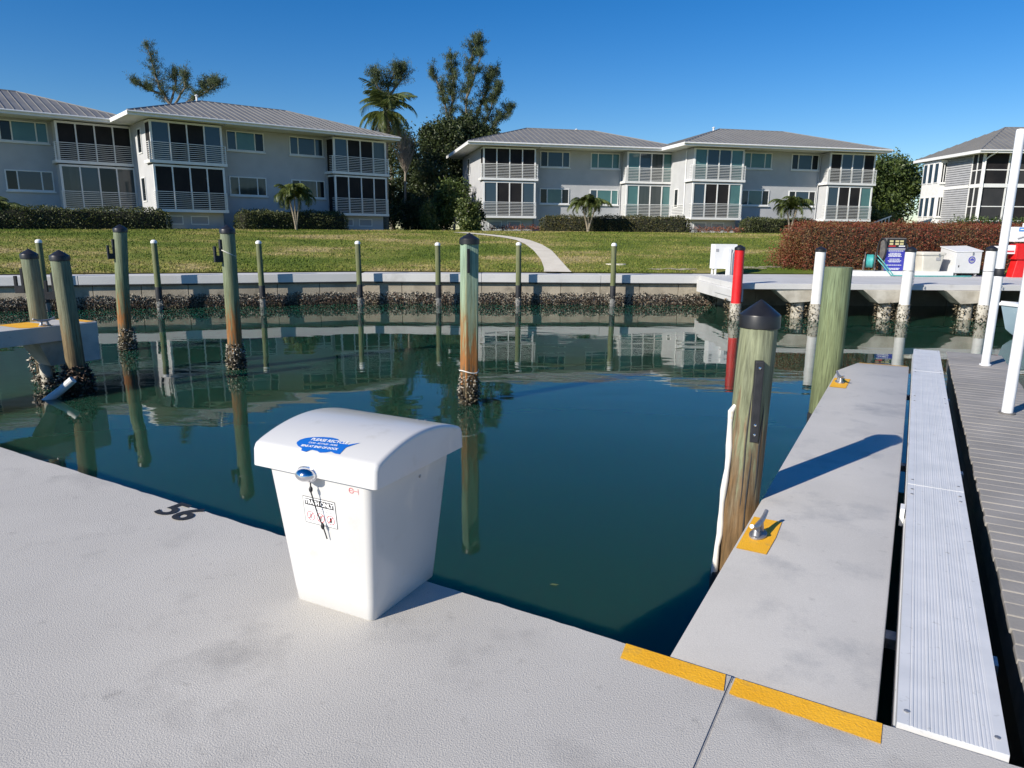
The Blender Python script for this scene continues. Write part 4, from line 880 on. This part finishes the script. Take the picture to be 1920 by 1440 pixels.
def balcony(par, x0, x1, y0, z0, z1, panes, wide=0., side='box', depth=1.2):
    """projecting screened balcony: floor slab with white edge, bays of glass or screen, bar railing in front"""
    b = MB().box(x0 - wide - .06, x1 + wide + .06, y0 - .08, y0 + depth - .003, z0 - .13, z0 + .05)
    t = b.build('balcony', 'white_trim', par)
    ubox('header', 'white_trim', t, x0, x1, y0 + .03, y0 + .17, z1 - .12, z1)
    n = len(panes); xs_ = np.linspace(x0 + .06, x1 - .06, n + 1)
    for i, x in enumerate(xs_):
        h = .06 if i in (0, n) else .038
        ubox('mullion', 'white_trim', t, x - h, x + h, y0 + .02, y0 + .14, z0 + .05, z1 - .12)
    for i, m in enumerate(panes): ubox('pane', m, t, xs_[i] + .05, xs_[i + 1] - .05, y0 + .075, y0 + .09, z0 + .05, z1 - .12)
    for s_, x in ((-1, x0), (1, x1)):
        xa, xb = (x + .001, x + .06) if s_ < 0 else (x - .06, x - .001)
        if side == 'box': ubox('side_wall', 'stucco', t, xa, xb, y0 + .14, y0 + depth - .004, z0 + .05, z1)
        else:
            ubox('side_screen', 'screen', t, (xa + xb) / 2 - .01, (xa + xb) / 2 + .01, y0 + .14, y0 + depth - .1, z0 + .05, z1 - .12)
            ubox('side_post', 'white_trim', t, xa, xb, y0 + depth - .1, y0 + depth - .004, z0 + .05, z1); ubox('side_header', 'white_trim', t, xa, xb, y0 + .14, y0 + depth - .1, z1 - .12, z1)
    # railing
    ra, rb, ry = x0 - wide - .03, x1 + wide + .03, y0 - .055; rl = .5
    key = ('rail', round(rb - ra, 3))
    if key not in _unit:
        L_ = rb - ra; me = MB().box(0, L_, -.018, .018, -.0135, .0135).box(0, .036, .018, rl, -.013, .013).box(L_ - .036, L_, .018, rl, -.013, .013).mesh('rail'); me.materials.append(MATS['white_trim']); _unit[key] = me
    for k in range(8): share('rail', _unit[key], t, (ra, ry, z0 + .13 + k * .118))
    share('top_rail', _unit[key], t, (ra, ry, z0 + .13 + 8 * .118), (1, 1, 1.4))
    for x in list(xs_[1:-1]) + [ra + .02, rb - .02]: ubox('post', 'white_trim', t, x - .028, x + .028, ry + .019, ry + .06, z0 + .05, z0 + 1.07)
    return t
T, B_, Dk, S, Gy = 'pane_teal', 'pane_blue', 'pane_dark', 'screen', 'pane_grey'
def wing(par, x0, y0, spec, dz=0., L=16., roof=('f',), x_end=None):
    """spec: dict of pane lists for the two balconies (l,r) x floors and windows"""
    xe = x0 + L if x_end is None else x_end
    MB().box(x0, xe, y0 + 1.2, y0 + 10., 1.0, 7.86 + dz).build('wall', 'stucco', par)
    for nm, bx in (('l', (x0 + .0, x0 + 4.2)), ('r', (x0 + 11.8, x0 + 16.))):
        if nm + '1' not in spec: continue
        balcony(par, bx[0], bx[1], y0, 2.60, 5.26, spec[nm + '1'], side='box' if spec.get(nm + 's1', 1) else 'open')
        balcony(par, bx[0], bx[1], y0, 5.46, 7.80 + dz, spec[nm + '2'], wide=.12, side='box' if spec.get(nm + 's2', 1) else 'open')
        ubox('base_wall', 'stucco', par, bx[0] + .1, bx[1] - .1, y0 + .55, y0 + 1.199, 1.0, 2.468)
        for k in (.25, .62):
            xx = bx[0] + 4.2 * k; fr_ = MB().box(xx - .55, xx + .55, y0 + .52, y0 + .549, 1.72, 1.78).box(xx - .55, xx + .55, y0 + .52, y0 + .549, 2.2, 2.26).box(xx - .55, xx - .49, y0 + .52, y0 + .549, 1.78, 2.2).box(xx + .49, xx + .55, y0 + .52, y0 + .549, 1.78, 2.2).build('vent_frame', 'white_trim', par)
            ubox('vent_panel', 'stucco_dark', fr_, xx - .49, xx + .49, y0 + .535, y0 + .548, 1.78, 2.2)
    for k, (a, c) in enumerate(((4.85, 7.33), (9.1, 11.58))):
        if 'w' in spec:
            window(par, x0 + a, x0 + c, y0 + 1.2, 3.65, 4.86, spec['w'][k][0]); window(par, x0 + a, x0 + c, y0 + 1.2, 6.5, 7.72, spec['w'][k][1])
    hip_roof(par, x0 - 1.3, x0 + 16.7, y0 - .8, y0 + 11.2, 8.08, 9.95, dz, roof)
bL = thing('condo_building', 'grey two storey condo building in shade behind the dark hedge, palm at its corner', 'building', (-21.6, 44.3, 0), R(40.3))
wing(bL, 0., 0., dict(l1=[S, S, S, S], l2=[B_, S, S, B_], r1=[S, S, S, S], r2=[B_, S, S, Gy], ls1=1, ls2=0, rs1=0, rs2=0, w=[([Gy, Gy, Gy], [B_, T, Dk]), ([Dk, Gy, Dk], [B_, B_, B_])]))
wing(bL, -15.95, 4.5, dict(r1=[Gy, B_, Dk, Gy], r2=[S, S, S, S], w=[([T, T, T], [T, T, T]), ([Dk, B_, B_], [Dk, T, T])]), dz=-.013)
for z0 in (3.1, 6.0): side_window(bL, 0., 2.0, 2.9, z0, z0 + 1.5)
bM = thing('condo_building', 'sunlit grey condo building of two wings facing the lawn path', 'building', (-2.36, 57.0, 0), R(13.0))
wing(bM, 0., 0., dict(l1=[B_, S, S, B_], l2=[S, S, S, S], r1=[T, Gy, Gy, T], r2=[T, B_, Gy, T], ls2=0, rs2=1, w=[([Dk, T, Dk], [Dk, B_, B_]), ([B_, T, T], [T, T, T])]), dz=-.013, x_end=15.66, roof=('f', 'l'))
wing(bM, 15.63, -4.02, dict(l1=[B_, S, S, T], l2=[T, B_, B_, T], r1=[B_, S, S, T], r2=[S, B_, B_, S], w=[([B_, T, Dk], [T, T, T]), ([Dk, B_, Dk], [Dk, B_, Dk])]), roof=('f', 'l'))
for z0 in (3.2, 6.1): side_window(bM, 0., 6.2, 7.3, z0, z0 + 1.4, 'pane_grey')
side_window(bM, 15.63, -1.6, -.9, 3.4, 4.9)
t = MB()
for k in range(8): t.box(15.56, 15.63, -2.75, -.6, 2.75 + k * .12, 2.78 + k * .12)
t.build('side_railing', 'white_trim', bM)
MB().tube([(15.57, -2.76, 7.7), (15.57, -2.76, 1.5)], .05, 8).build('downspout', 'white_trim', bM)
# right-hand building with lap siding and screened porch
bR = thing('siding_building', 'pale lap siding building with dark screened porches rising beyond the red hedge', 'building', (37.9, 59.9, 0), R(0))
b = MB()
for k in range(36):
    z = 1.2 + k * .185; b.prism_y([(-.05, z), (.02, z + .185), (.1, z + .185), (.1, z)], 1.5, 4.9)
b.build('siding', 'siding', bR)
MB().box(.1, 14., 1.5, 7.7, 1., 7.9).build('wall', 'siding', bR)
for (z0, z1) in ((5.30, 5.55),): MB().box(-.06, .1, 1.5, 4.9, z0, z1).build('trim_band', 'white_trim', bR)
MB().box(.02, 14., -.02, 1.49, 2.45, 2.68).build('porch_floor', 'white_trim', bR); MB().box(.0, 14., -.04, 1.49, 5.27, 5.56).build('porch_floor', 'white_trim', bR)
MB().box(.05, 14., .0, 1.49, 1., 2.45).build('base_wall', 'siding', bR)
for z0, z1 in ((2.68, 5.27), (5.56, 7.9)):
    for k, x in enumerate(np.arange(0, 13, 2.05)):
        w = .1 if k == 0 else .06; ubox('mullion', 'white_trim', bR, x, x + 2 * w, .0, .12, z0, z1)
        ubox('screen_pane', 'screen' if (k + (z0 > 4)) % 2 else 'screen_grey', bR, x + 2 * w, x + 2.05, .06, .08, z0, z1)
        ubox('mid_rail', 'white_trim', bR, x + 2 * w, x + 2.05, .02, .058, z0 + 1.05, z0 + 1.12)
    for k in range(7): ubox('rail', 'stucco', bR, .2, 13., .09, .11, z0 + .12 + k * .13, z0 + .15 + k * .13)
    for y in (.12, .8):
        ubox('screen_pane', 'screen_grey', bR, .06, .08, y + .06, y + .66, z0, z1); ubox('mullion', 'white_trim', bR, .02, .12, y + .6, y + .7, z0, z1)
    ubox('mid_rail', 'white_trim', bR, .03, .058, .12, 1.48, z0 + 1.05, z0 + 1.12)
# bay windows at the rear corner
MB().box(-.55, .1, 4.95, 7.6, 1.2, 7.85).build('bay', 'white_trim', bR)
for z0 in (3.0, 5.9):
    for y in (5.1, 6.0, 6.85): side_window(bR, -.55, y, y + .7, z0, z0 + 1.75, 'pane_blue')
    window(bR, -.48, .02, 4.95, z0, z0 + 1.75, [Dk, Dk], (.5,))
hip_roof(bR, -.85, 26., -.75, 8.9, 8.12, 10.45, 0, ('f', 'l'))
MB().tube([(.5, -.8, 7.95), (.3, -.35, 7.7), (.12, -.08, 7.45), (.12, -.08, 1.6)], .06, 8).build('downspout', 'white_trim', bR, smooth=True)
# white steps railing by the tree
t = thing('stair_railing', 'small white stair railing under the broadleaf tree by the siding building', 'railing', (30.7, 63.2, 1.45), 0)
for k in range(7): ubox('baluster', 'white_trim', t, k * .3, k * .3 + .06, 0, .06, 0, .75 + .12 * k)
MB().add([(0, -.02, .72), (2., -.02, 1.5), (2., .08, 1.5), (0, .08, .72), (0, -.02, .82), (2., -.02, 1.6), (2., .08, 1.6), (0, .08, .82)], [(3, 2, 1, 0), (4, 5, 6, 7), (0, 1, 5, 4), (1, 2, 6, 5), (2, 3, 7, 6), (3, 0, 4, 7)]).build('handrail', 'white_trim', t)

# ------------------------------------------------------------------ vegetation
def hedge(label, name, p, q, depth, h, m, core, n, leaf=.11, cat='hedge', bump=.12, group=None, z0=None):
    p, q = Vector(p), Vector(q); d = (q - p); L = d.length; a = math.atan2(d.y, d.x)
    zb = (lawn_at(p.x, p.y) if z0 is None else z0)
    t = thing(name, label, cat, (p.x, p.y, zb), a, group)
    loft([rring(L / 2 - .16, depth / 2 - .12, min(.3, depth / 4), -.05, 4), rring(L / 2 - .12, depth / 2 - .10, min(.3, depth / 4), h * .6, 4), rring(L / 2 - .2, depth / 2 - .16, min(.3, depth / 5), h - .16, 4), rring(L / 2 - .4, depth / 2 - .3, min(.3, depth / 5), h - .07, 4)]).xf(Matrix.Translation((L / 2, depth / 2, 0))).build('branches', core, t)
    # leaves over front, top, back and ends of a lumpy box
    A = np.array([L * h, L * depth, L * h * .6, depth * h, depth * h]); k = rng.choice(5, n, p=A / A.sum()); u = rng.uniform(0, 1, n); v = rng.uniform(0, 1, n)
    x = np.where(k < 3, u * L, np.where(k == 3, 0, L)); y = np.select([k == 0, k == 1, k == 2], [0 * u, v * depth, depth + 0 * u], u * depth); z = np.where(k == 1, h, v * h)
    lump = np.sin(x * 1.7 + z * 2.1) * np.sin(x * .63 + y * 2.3 + 1) * bump + rng.normal(0, .07, n)
    cx, cy, cz = L / 2, depth / 2, h / 2
    nx = np.where(k == 3, -1, np.where(k == 4, 1, 0)); ny = np.where(k == 0, -1, np.where(k == 2, 1, 0)); nz = np.where(k == 1, 1, 0)
    x = x + nx * lump; y = y + ny * lump; z = z + nz * lump
    # round the shoulders
    ov = np.clip((z - (h - .35)) / .35, 0, 1); y = cy + (y - cy) * (1 - .18 * ov ** 2); x = cx + (x - cx) * (1 - .25 / max(L, 1) * ov ** 2 * 2)
    V, F = leaf_quads(np.stack([x, y, np.maximum(z, .02)], 1), leaf, leaf * .55, .3)
    o = link('foliage', np_mesh('foliage', V, F), m, t); return t
hedge('long dark clipped hedge before the shaded condo building, under its stacked balconies', 'hedge', (-32., 36.5), (-20.6, 43.6), 1.3, 1.15, 'leaf_hedge', 'hedge_core', 11000)
hedge('clipped hedge at the foot of the twin trunk palm before the shaded building', 'hedge', (-17.3, 46.3), (-11.6, 51.2), 1.4, 1.1, 'leaf_hedge', 'hedge_core', 8000)
hedge('clipped hedge with rusty end before the sunlit building', 'hedge', (2.1, 54.6), (12.8, 53.2), 1.4, 1.05, 'leaf_hedge_rust', 'hedge_core', 11000)
hedge('short clipped hedge before the right wing of the sunlit building', 'hedge', (18.0, 56.2), (24.0, 57.4), 1.3, 1.05, 'leaf_hedge', 'hedge_core', 7000)
hedge('low green hedge top behind the red hedge', 'hedge', (19.5, 31.6), (27., 32.4), 1.3, 1.75, 'leaf_mid', 'hedge_core', 5000)
# red hedge: tall clipped body with a lower bulge at its end
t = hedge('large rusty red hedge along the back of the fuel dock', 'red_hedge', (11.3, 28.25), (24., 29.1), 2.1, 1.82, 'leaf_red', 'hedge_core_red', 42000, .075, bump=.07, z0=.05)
a_ = crown_points([(-.25, .7, .45, .75, .8, .7), (.2, .4, .9, .7, .6, .9)], 3500); V, F = leaf_quads(a_, .075, .04, .2)
link('foliage', np_mesh('foliage', V, F), 'leaf_red', t)

def tufts(label, pts, h, group):
    for (x, y) in pts:
        n = 160; P = rng.normal(size=(n, 3)) * np.array([.22, .18, .12]) + np.array([0, 0, h * .5]); P[:, 2] = np.abs(P[:, 2])
        V, F = leaf_quads(P, .16, .05, .9); o = thing('bedding_plant', label, 'plant', (x, y, lawn_at(x, y) - .02), 0, group); link('foliage', np_mesh('foliage', V, F), 'tuft_red', o); MB().tube([(0, 0, 0), (0, 0, h * .6)], .03, 5).build('stem', 'twig', o)
tufts('low reddish bedding plant under the left balconies of the sunlit building', [(-1.6 + i * .75, 56.2 + i * .16) for i in range(6)], .5, 'bedding plants by the white bush')
tufts('low reddish bedding plant below the right wing balcony of the sunlit building', [(13.2 + i * .8, 54.9 + i * .19) for i in range(6)], .5, 'bedding plants by the short hedge')

def limb(b, pts, r0, r1): b.tube(pts, [r0 + (r1 - r0) * i / (len(pts) - 1) for i in range(len(pts))], 7)
def wispy_tree(label, Y, limbs, trunk_from, m='casuarina', dens=260, spread=.42, leaf=.26, name='casuarina_tree', rt=.28):
    x0, z0 = trunk_from; t = thing(name, label, 'tree', (x0, Y, 1.4), 0, 'tall wispy trees')
    b = MB(); pts = []
    for i, lb in enumerate(limbs):
        dy = 0 if i == 0 else random.uniform(-1.5, 1.5)
        P = [Vector((x - x0, dy * k / max(1, len(lb) - 1), z - 1.4)) for k, (x, z) in enumerate(lb)]
        if i == 0: P = [Vector((0, 0, -.2))] + P
        fine = [P[j].lerp(P[j + 1], f) for j in range(len(P) - 1) for f in (0, .33, .66)] + [P[-1]]
        fine = [p + Vector((random.uniform(-.09, .09), random.uniform(-.09, .09), 0)) * (1 if 0 < j < len(fine) - 1 else 0) for j, p in enumerate(fine)]
        limb(b, fine, rt if i == 0 else rt * .45, .04)
        start = 0.45 if i == 0 else .25
        for j, p in enumerate(fine):
            f = j / (len(fine) - 1)
            if f < start: continue
            for _ in range(7):   # side twigs sweeping up and out
                d = Vector((random.gauss(0, 1), random.gauss(0, 1), random.uniform(.1, 1.5))).normalized() * random.uniform(.4, 1.5) * (1.2 - .5 * f)
                limb(b, [p, p + d], .025, .008)
                n = int(dens * random.uniform(.2, .75)); q = rng.uniform(.2, 1.15, n)[:, None]
                pts.append(np.array(p)[None] + np.array(d)[None] * q + rng.normal(size=(n, 3)) * np.array([.13, .13, .16]) * spread / .42)
    b.build('trunk', 'bark', t, smooth=True)
    P = np.concatenate(pts); V, F = leaf_quads(P, leaf, .04, 1.1); link('crown', np_mesh('crown', V, F), m, t)
wispy_tree('wispy evergreen tree leaning above the roof of the shaded building', 75, [[(-34.6, 10.1), (-34.2, 13.3), (-35.2, 15.0), (-35.5, 16.7), (-36.1, 18.7)], [(-35.0, 14.4), (-36.2, 14.8), (-37.7, 15.5)], [(-34.3, 13.5), (-33.8, 15.8), (-34.2, 16.6)], [(-34.0, 13.3), (-32.6, 15.0), (-32.3, 16.2)], [(-34.0, 13.0), (-31.8, 13.9), (-30.1, 14.9), (-29.0, 15.5)], [(-32.9, 13.5), (-30.9, 15.0), (-30.4, 15.9)]], (-34.6, 1.4), dens=150, leaf=.22)
wispy_tree('tallest wispy evergreen tree with forked pale stems between the two buildings', 75, [[(-7.0, 6.8), (-6.6, 11.5), (-6.2, 14.0), (-6.0, 16.0), (-6.3, 18.0)], [(-6.5, 12.2), (-7.1, 14.7), (-8.1, 16.7)], [(-6.8, 8.4), (-4.9, 12.7), (-4.6, 16.0), (-4.2, 18.4), (-3.6, 19.8)], [(-4.9, 14.0), (-3.2, 18.0)]], (-7.0, 1.4))
wispy_tree('wispy evergreen tree with spreading right hand limbs beside the sunlit roof', 76, [[(-4.2, 6.8), (-4.5, 11.0), (-3.4, 14.0), (-2.5, 16.0), (-2.1, 17.0)], [(-4.2, 9.), (-3.2, 10.5), (-1.6, 12.3), (-0.3, 13.5)], [(-4.4, 10.), (-3.2, 11.5), (-2.1, 14.0), (-1.5, 15.3)]], (-4.2, 1.4))
wispy_tree('wispy evergreen tree standing just behind the tall palm', 70, [[(-11.6, 6.4), (-11.8, 11.7), (-11.7, 14.5), (-10.8, 16.1)], [(-11.7, 13.1), (-12.7, 14.5), (-12.8, 15.4)], [(-11.6, 13.6), (-10.5, 15.0), (-10.3, 16.0)]], (-11.6, 1.4), dens=200)
def broad_tree(label, x, y, clusters, m, per, leaf=.3, name='broadleaf_tree', trunk_h=None, group=None, rt=.18):
    z0 = lawn_at(x, y); t = thing(name, label, 'tree', (x, y, z0), 0, group)
    b = MB(); zc = min(c[2] for c in clusters) - z0
    limb(b, [(0, 0, -.2), (.05, .0, zc * .5), (0, .05, max(zc, .6))], rt, rt * .7)
    for c in clusters:
        p = Vector((c[0] - x, c[1] - y, c[2] - z0)); limb(b, [(0, .05, max(zc * .8, .4)), p * .6 + Vector((0, 0, .2)), p + Vector((0, 0, c[5] * .4))], rt * .6, .03)
    b.build('trunk', 'bark', t, smooth=True)
    P = crown_points([(c[0] - x, c[1] - y, c[2] - z0, c[3], c[4], c[5]) for c in clusters], per); P = P[P[:, 2] > .02]
    V, F = leaf_quads(P, leaf, leaf * .5, .2); link('crown', np_mesh('crown', V, F), m, t); return t
broad_tree('dark open leaved tree beside the end of the shaded building', -9.6, 66, [(-10.2, 66, 8.2, 1.7, 1.8, 2.2), (-9.0, 66, 6.0, 1.6, 1.6, 2.4), (-10.8, 66, 4.5, 1.6, 1.8, 2.4), (-8.8, 65.5, 3.2, 1.5, 1.5, 1.8)], 'leaf_dark', 4200, .26)
broad_tree('dense dark green tree under the forked evergreens', -6.4, 70, [(-7.6, 70, 9.6, 1.3, 1.3, 1.6), (-6.2, 70.4, 10.2, 1.3, 1.3, 1.5), (-7.2, 70, 9.0, 1.6, 1.7, 2.3), (-5.6, 70, 9.6, 1.5, 1.7, 1.9), (-6.8, 69, 6.4, 2.2, 1.8, 2.8), (-4.9, 70.5, 7.2, 1.8, 1.6, 2.4), (-8.0, 69, 4., 1.8, 1.6, 2.4)], 'leaf_dark', 5200, .28)
broad_tree('dense olive green tree crowding the gable of the sunlit building', -3.4, 71.5, [(-4.6, 71.2, 10.6, 1.2, 1.3, 1.4), (-3.9, 71.5, 9.8, 1.4, 1.6, 1.8), (-2.6, 71.5, 9.4, 1.5, 1.6, 1.8), (-4.2, 70.5, 7.2, 1.5, 1.6, 2.4), (-1.3, 72, 8.2, 1.3, 1.5, 1.8)], 'leaf_dark', 4600, .28)
broad_tree('sea grape like round shrub with sunlit top behind the big leaved bush', -4.9, 60.2, [(-4.9, 60.2, 4.3, 1.45, 1.3, 1.25), (-5.6, 60.4, 3.2, 1.2, 1.1, 1.2)], 'leaf_mid', 2600, .26, 'round_shrub', rt=.12)
broad_tree('dark undergrowth bush at the end of the shaded building', -8.6, 61.5, [(-9.4, 61.5, 2.6, 1.3, 1.1, 1.3), (-7.9, 62, 2.9, 1.3, 1.1, 1.6)], 'leaf_dark', 2400, .22, 'bush', rt=.1)
broad_tree('small bright green shrub in the gap between the two buildings', -6.6, 58.5, [(-6.9, 58.5, 2.7, .65, .7, 1.1), (-6.6, 58.3, 1.9, .8, .7, .5)], 'leaf_bright', 1500, .18, 'shrub', rt=.07)
broad_tree('upright pale leaved bush at the corner of the sunlit building', -3.35, 53.6, [(-3.35, 53.6, 2.7, .85, .8, 1.15), (-3.2, 53.6, 1.9, .85, .8, .7)], 'leaf_bright', 2000, .23, 'corner_bush', rt=.08)
broad_tree('tall dark bush close against the sunlit building corner', -2.75, 55.6, [(-2.75, 55.4, 2.4, .55, .6, 1.1)], 'leaf_dark', 1300, .2, 'bush', rt=.07)
broad_tree('broad glossy green tree between the sunlit building and the siding building', 36., 72.5, [(34.4, 72, 6.6, 2.1, 1.8, 2.2), (36.6, 72.5, 7.2, 2.0, 2, 1.9), (35.2, 71.5, 4.2, 2.6, 1.8, 2.4), (34.0, 70.5, 3.0, 1.8, 1.6, 1.6), (33.6, 71, 5.4, 1.5, 1.4, 1.6), (37.5, 72.5, 4.6, 2.2, 1.8, 2.4), (38.8, 73, 6.4, 1.8, 1.8, 1.9)], 'leaf_mid', 4600, .32)
broad_tree('low bright green shrub at the right end of the sunlit building', 33., 66.8, [(32.6, 66.8, 3.0, 1.3, 1., 1.2), (34.3, 66.6, 2.6, 1.1, 1., 1.)], 'leaf_bright', 2200, .2, 'shrub', rt=.08)
broad_tree('tall shaded tree filling the gap beside the round shrub', -7.2, 64.5, [(-7.6, 64.5, 5.2, 1.5, 1.3, 2.2), (-6.3, 64.8, 4.6, 1.5, 1.3, 2.4), (-6.9, 64.5, 2.6, 1.9, 1.2, 1.5)], 'leaf_dark', 3800, .24)
# backing tree line beyond the buildings
for k in range(9):
    x = -60 + k * 15 + random.uniform(-3, 3); y = 95 + random.uniform(-4, 8)
    if -40 < x < 60: broad_tree('low dark tree of the far row behind the buildings', x, y, [(x - 2, y, 4.2, 3.2, 2.2, 2.4), (x + 2, y, 4.6, 3.2, 2.2, 2.6)], 'leaf_dark', 1100, .5, 'far_tree', group='far row of trees')
def twiggy():
    x, y = -9.3, 62.5; t = thing('bare_tree', 'bare grey twiggy tree beside the tall palm', 'tree', (x, y, lawn_at(x, y)), 0)
    b = MB(); limb(b, [(0, 0, -.2), (.1, 0, 4.), (.2, 0, 6.5)], .12, .06)
    c = MB()
    for i in range(60):
        z = random.uniform(4.5, 6.6); a = random.uniform(0, 6.28); d = Vector((math.cos(a) * .8, math.sin(a) * .8, random.uniform(1.2, 2.6))); p = Vector((.15, 0, z)); q = p + d * random.uniform(.5, 1.0)
        limb(c, [p, p.lerp(q, .5) + Vector((d.x * .1, d.y * .1, -.1)), q], .03, .008)
        for _ in range(4): limb(c, [p.lerp(q, random.uniform(.5, .9)), q + Vector((random.gauss(0, .25), random.gauss(0, .25), random.uniform(0, .5)))], .012, .005)
    b.build('trunk', 'twig', t, smooth=True); c.build('crown', 'twig', t)
twiggy()
def frond(base, az, el, length, droop, nl, ll, lw, dead=False):
    """arching rachis with paired leaflets; returns leaflet verts and rachis points"""
    pts = []; p = np.array(base, float); e = el; st = length / 14
    for i in range(15):
        pts.append(p.copy()); d = np.array([math.cos(az) * math.cos(e), math.sin(az) * math.cos(e), math.sin(e)]); p = p + d * st; e -= droop / 14 * (1 + i * .08)
    pts = np.array(pts); V = []; side = np.array([-math.sin(az), math.cos(az), 0])
    for i in range(nl):
        f = .14 + .86 * (i + .5) / nl; k = f * 14; i0 = min(int(k), 13); c = pts[i0] + (pts[i0 + 1] - pts[i0]) * (k - i0); d = pts[i0 + 1] - pts[i0]; d = d / np.linalg.norm(d)
        for s in (-1, 1):
            l = ll * math.sin(math.pi * min(.97, .12 + .88 * f)) ** .6 * random.uniform(.85, 1.12); dr = np.array([0, 0, -1]) * (.55 if not dead else 1.3)
            t1 = s * side * 1. + d * .75 + dr * random.uniform(.6, 1.2); t1 = t1 / np.linalg.norm(t1); up = np.cross(t1, d); wv = d * lw * .5
            V += [c - wv, c + wv, c + t1 * l * .6 + wv * .7 + np.array([0, 0, -.05 * l]), c + t1 * l + np.array([0, 0, -.18 * l])]
    return np.array(V), pts
def palm(label, x, y, stems, nf, fl, ll, group, tall=False, name='small_palm', z0=None):
    zb = lawn_at(x, y) if z0 is None else z0
    t = thing(name, label, 'palm tree', (x, y, zb), 0, group); Vg = []; Vd = []; rb = MB()
    for (dx, dy, h, r) in stems:
        pts = [(dx * f ** 1.2, dy * f, h * f) for f in np.linspace(0, 1, 9)]; pts[0] = (dx * .0, 0, -.15)
        MB().tube(pts, [r * (1.15 - .35 * f) for f in np.linspace(0, 1, 9)], 10).build('trunk', 'palm_bark', t, smooth=True)
        top = (dx, dy, h)
        if not tall: MB().tube([(dx, dy, h - .05), (dx, dy, h + .35)], [r * .8, r * .55], 8).build('crownshaft', 'leaf_palm', t, smooth=True); top = (dx, dy, h + .3)
        for i in range(nf):
            az = i * 2.399 + random.uniform(-.2, .2); el = R(random.uniform(10, 78)) if not tall else R(random.uniform(-30, 85))
            V, P = frond(top, az, el, fl * random.uniform(.8, 1.1), (random.uniform(.9, 2.0) if tall else random.uniform(1.4, 2.1)), 30 if tall else 20, ll, (.075 if tall else .07)); Vg.append(V); rb.tube([tuple(p) for p in P[::2]], [.022 - .0025 * k for k in range(len(P[::2]))], 5)
        if tall:
            for i in range(22):
                V, P = frond((dx, dy, h - .25), i * 2.399, R(random.uniform(-75, -20)), fl * .8, .6, 18, ll * .7, .05, True); Vd.append(V)
    def mk(nm, L_, m):
        V = np.concatenate(L_); link(nm, np_mesh(nm, V, np.arange(len(V)).reshape(-1, 4)), m, t)
    mk('crown', Vg, 'leaf_palm')
    if Vd: mk('dead_fronds', Vd, 'leaf_dead')
    rb.build('frond_stems', 'leaf_palm', t)
palm('tall palm with drooping dead fronds rising behind the shaded building', -10.6, 60.5, [(.2, 0, 9.3, .24)], 40, 3.2, .85, 'palms', True, 'tall_palm', z0=1.45)
palm('slim twin trunk palm before the shaded building', -14.1, 47.2, [(-.35, 0, 1.95, .06), (.25, .2, 1.8, .055), (-.05, .1, 2.2, .05)], 13, 1.5, .5, 'small palms before the buildings')
palm('fork trunked small palm before the left wing of the sunlit building', 5.4, 52.6, [(-.4, 0, 1.6, .07), (.45, .1, 1.55, .07), (.05, .2, 1.8, .06)], 13, 1.6, .52, 'small palms before the buildings')
palm('fork trunked small palm at the short hedge before the right wing', 21.0, 55.2, [(-.35, 0, 1.7, .07), (.4, .1, 1.75, .07)], 15, 1.7, .52, 'small palms before the buildings')
palm('small palm partly hidden at the end of the long dark hedge', -28.6, 40.2, [(-.1, 0, 1.0, .07), (.4, .1, .8, .06)], 13, 1.7, .5, 'small palms before the buildings')
# small odds and ends
t = MB().prism([(4.15 + .42 * math.cos(a), 29.05 + .22 * math.sin(a)) for a in np.linspace(0, 6.28, 14, endpoint=False)], lawn_at(4.15, 29.05) - .05, lawn_at(4.15, 29.05) + .015).build('ground_cover', 'path_concrete'); tag(t, 'small round concrete access cover set in the lawn', 'cover')
lf_ = MB(); lf_.add([(-.035, 0, 0), (-.012, .012, .004), (.015, .01, .003), (.04, -.002, .006), (.015, -.012, .003), (-.012, -.011, .004)], [(0, 1, 2, 3, 4, 5)])
o = lf_.build('fallen_leaf', 'leaf_bright', None, loc=(.34, 5.06, ZW + .006), rz=R(-10)); tag(o, 'single yellow green leaf floating on the slip water', 'leaf')

def bare(x, y, rx, ry):
    pts = []
    for a in np.linspace(0, 2 * math.pi, 40, endpoint=False):
        k = 1 + .25 * math.sin(3 * a + x) + .18 * math.sin(7 * a + 2 * y) + random.uniform(-.12, .12); px, py = x + rx * k * math.cos(a), y + ry * k * math.sin(a); pts.append((px, py, lawn_at(px, py) + .004))
    o = MB().add(pts + [(x, y, lawn_at(x, y) + .004)], [(i, (i + 1) % 40, 40) for i in range(40)]).build('bare_ground', 'sand'); tag(o, 'worn sandy patch in the lawn', kind='structure')
mat('sand', (.30, .26, .17), (.46, .41, .31), rough=.95, scale=5, detail=8, bump=.02, bscale=20)
bare(9.2, 28.6, .8, .25); bare(10.4, 28.9, .5, .18); bare(6.5, 28.0, .55, .2); bare(5.6, 27.9, .3, .15)
for par, pts in ((bL, ((4.6, 5.6, 10.05), (8.2, 6.4, 9.8), (-9., 11., 9.6))), (bM, ((9.4, 6.2, 9.85), (19.6, .8, 9.7), (24., 2.4, 9.75)))):
    for (x, y, z) in pts:
        v = MB().tube([(x, y, z - .8), (x, y, z + .28)], .07, 10).build('roof_vent', 'white_trim', par); MB().lathe([(.12, .26), (.13, .3), (.02, .36)], 12, (x, y, z)).build('vent_cap', 'white_trim', v)
for par, pts in ((bL, ((11.72, 1.12), (4.32, 1.12))), (bM, ((11.7, 1.12), (4.4, 1.12), (15.63 + 11.66, -2.9), (15.63 + 4.32, -2.9)))):
    for (x, y) in pts: MB().tube([(x, y - 1.7, 7.84), (x, y - .25, 7.7), (x, y, 7.5), (x, y, 1.4)], .045, 8).build('downspout', 'stucco', par)
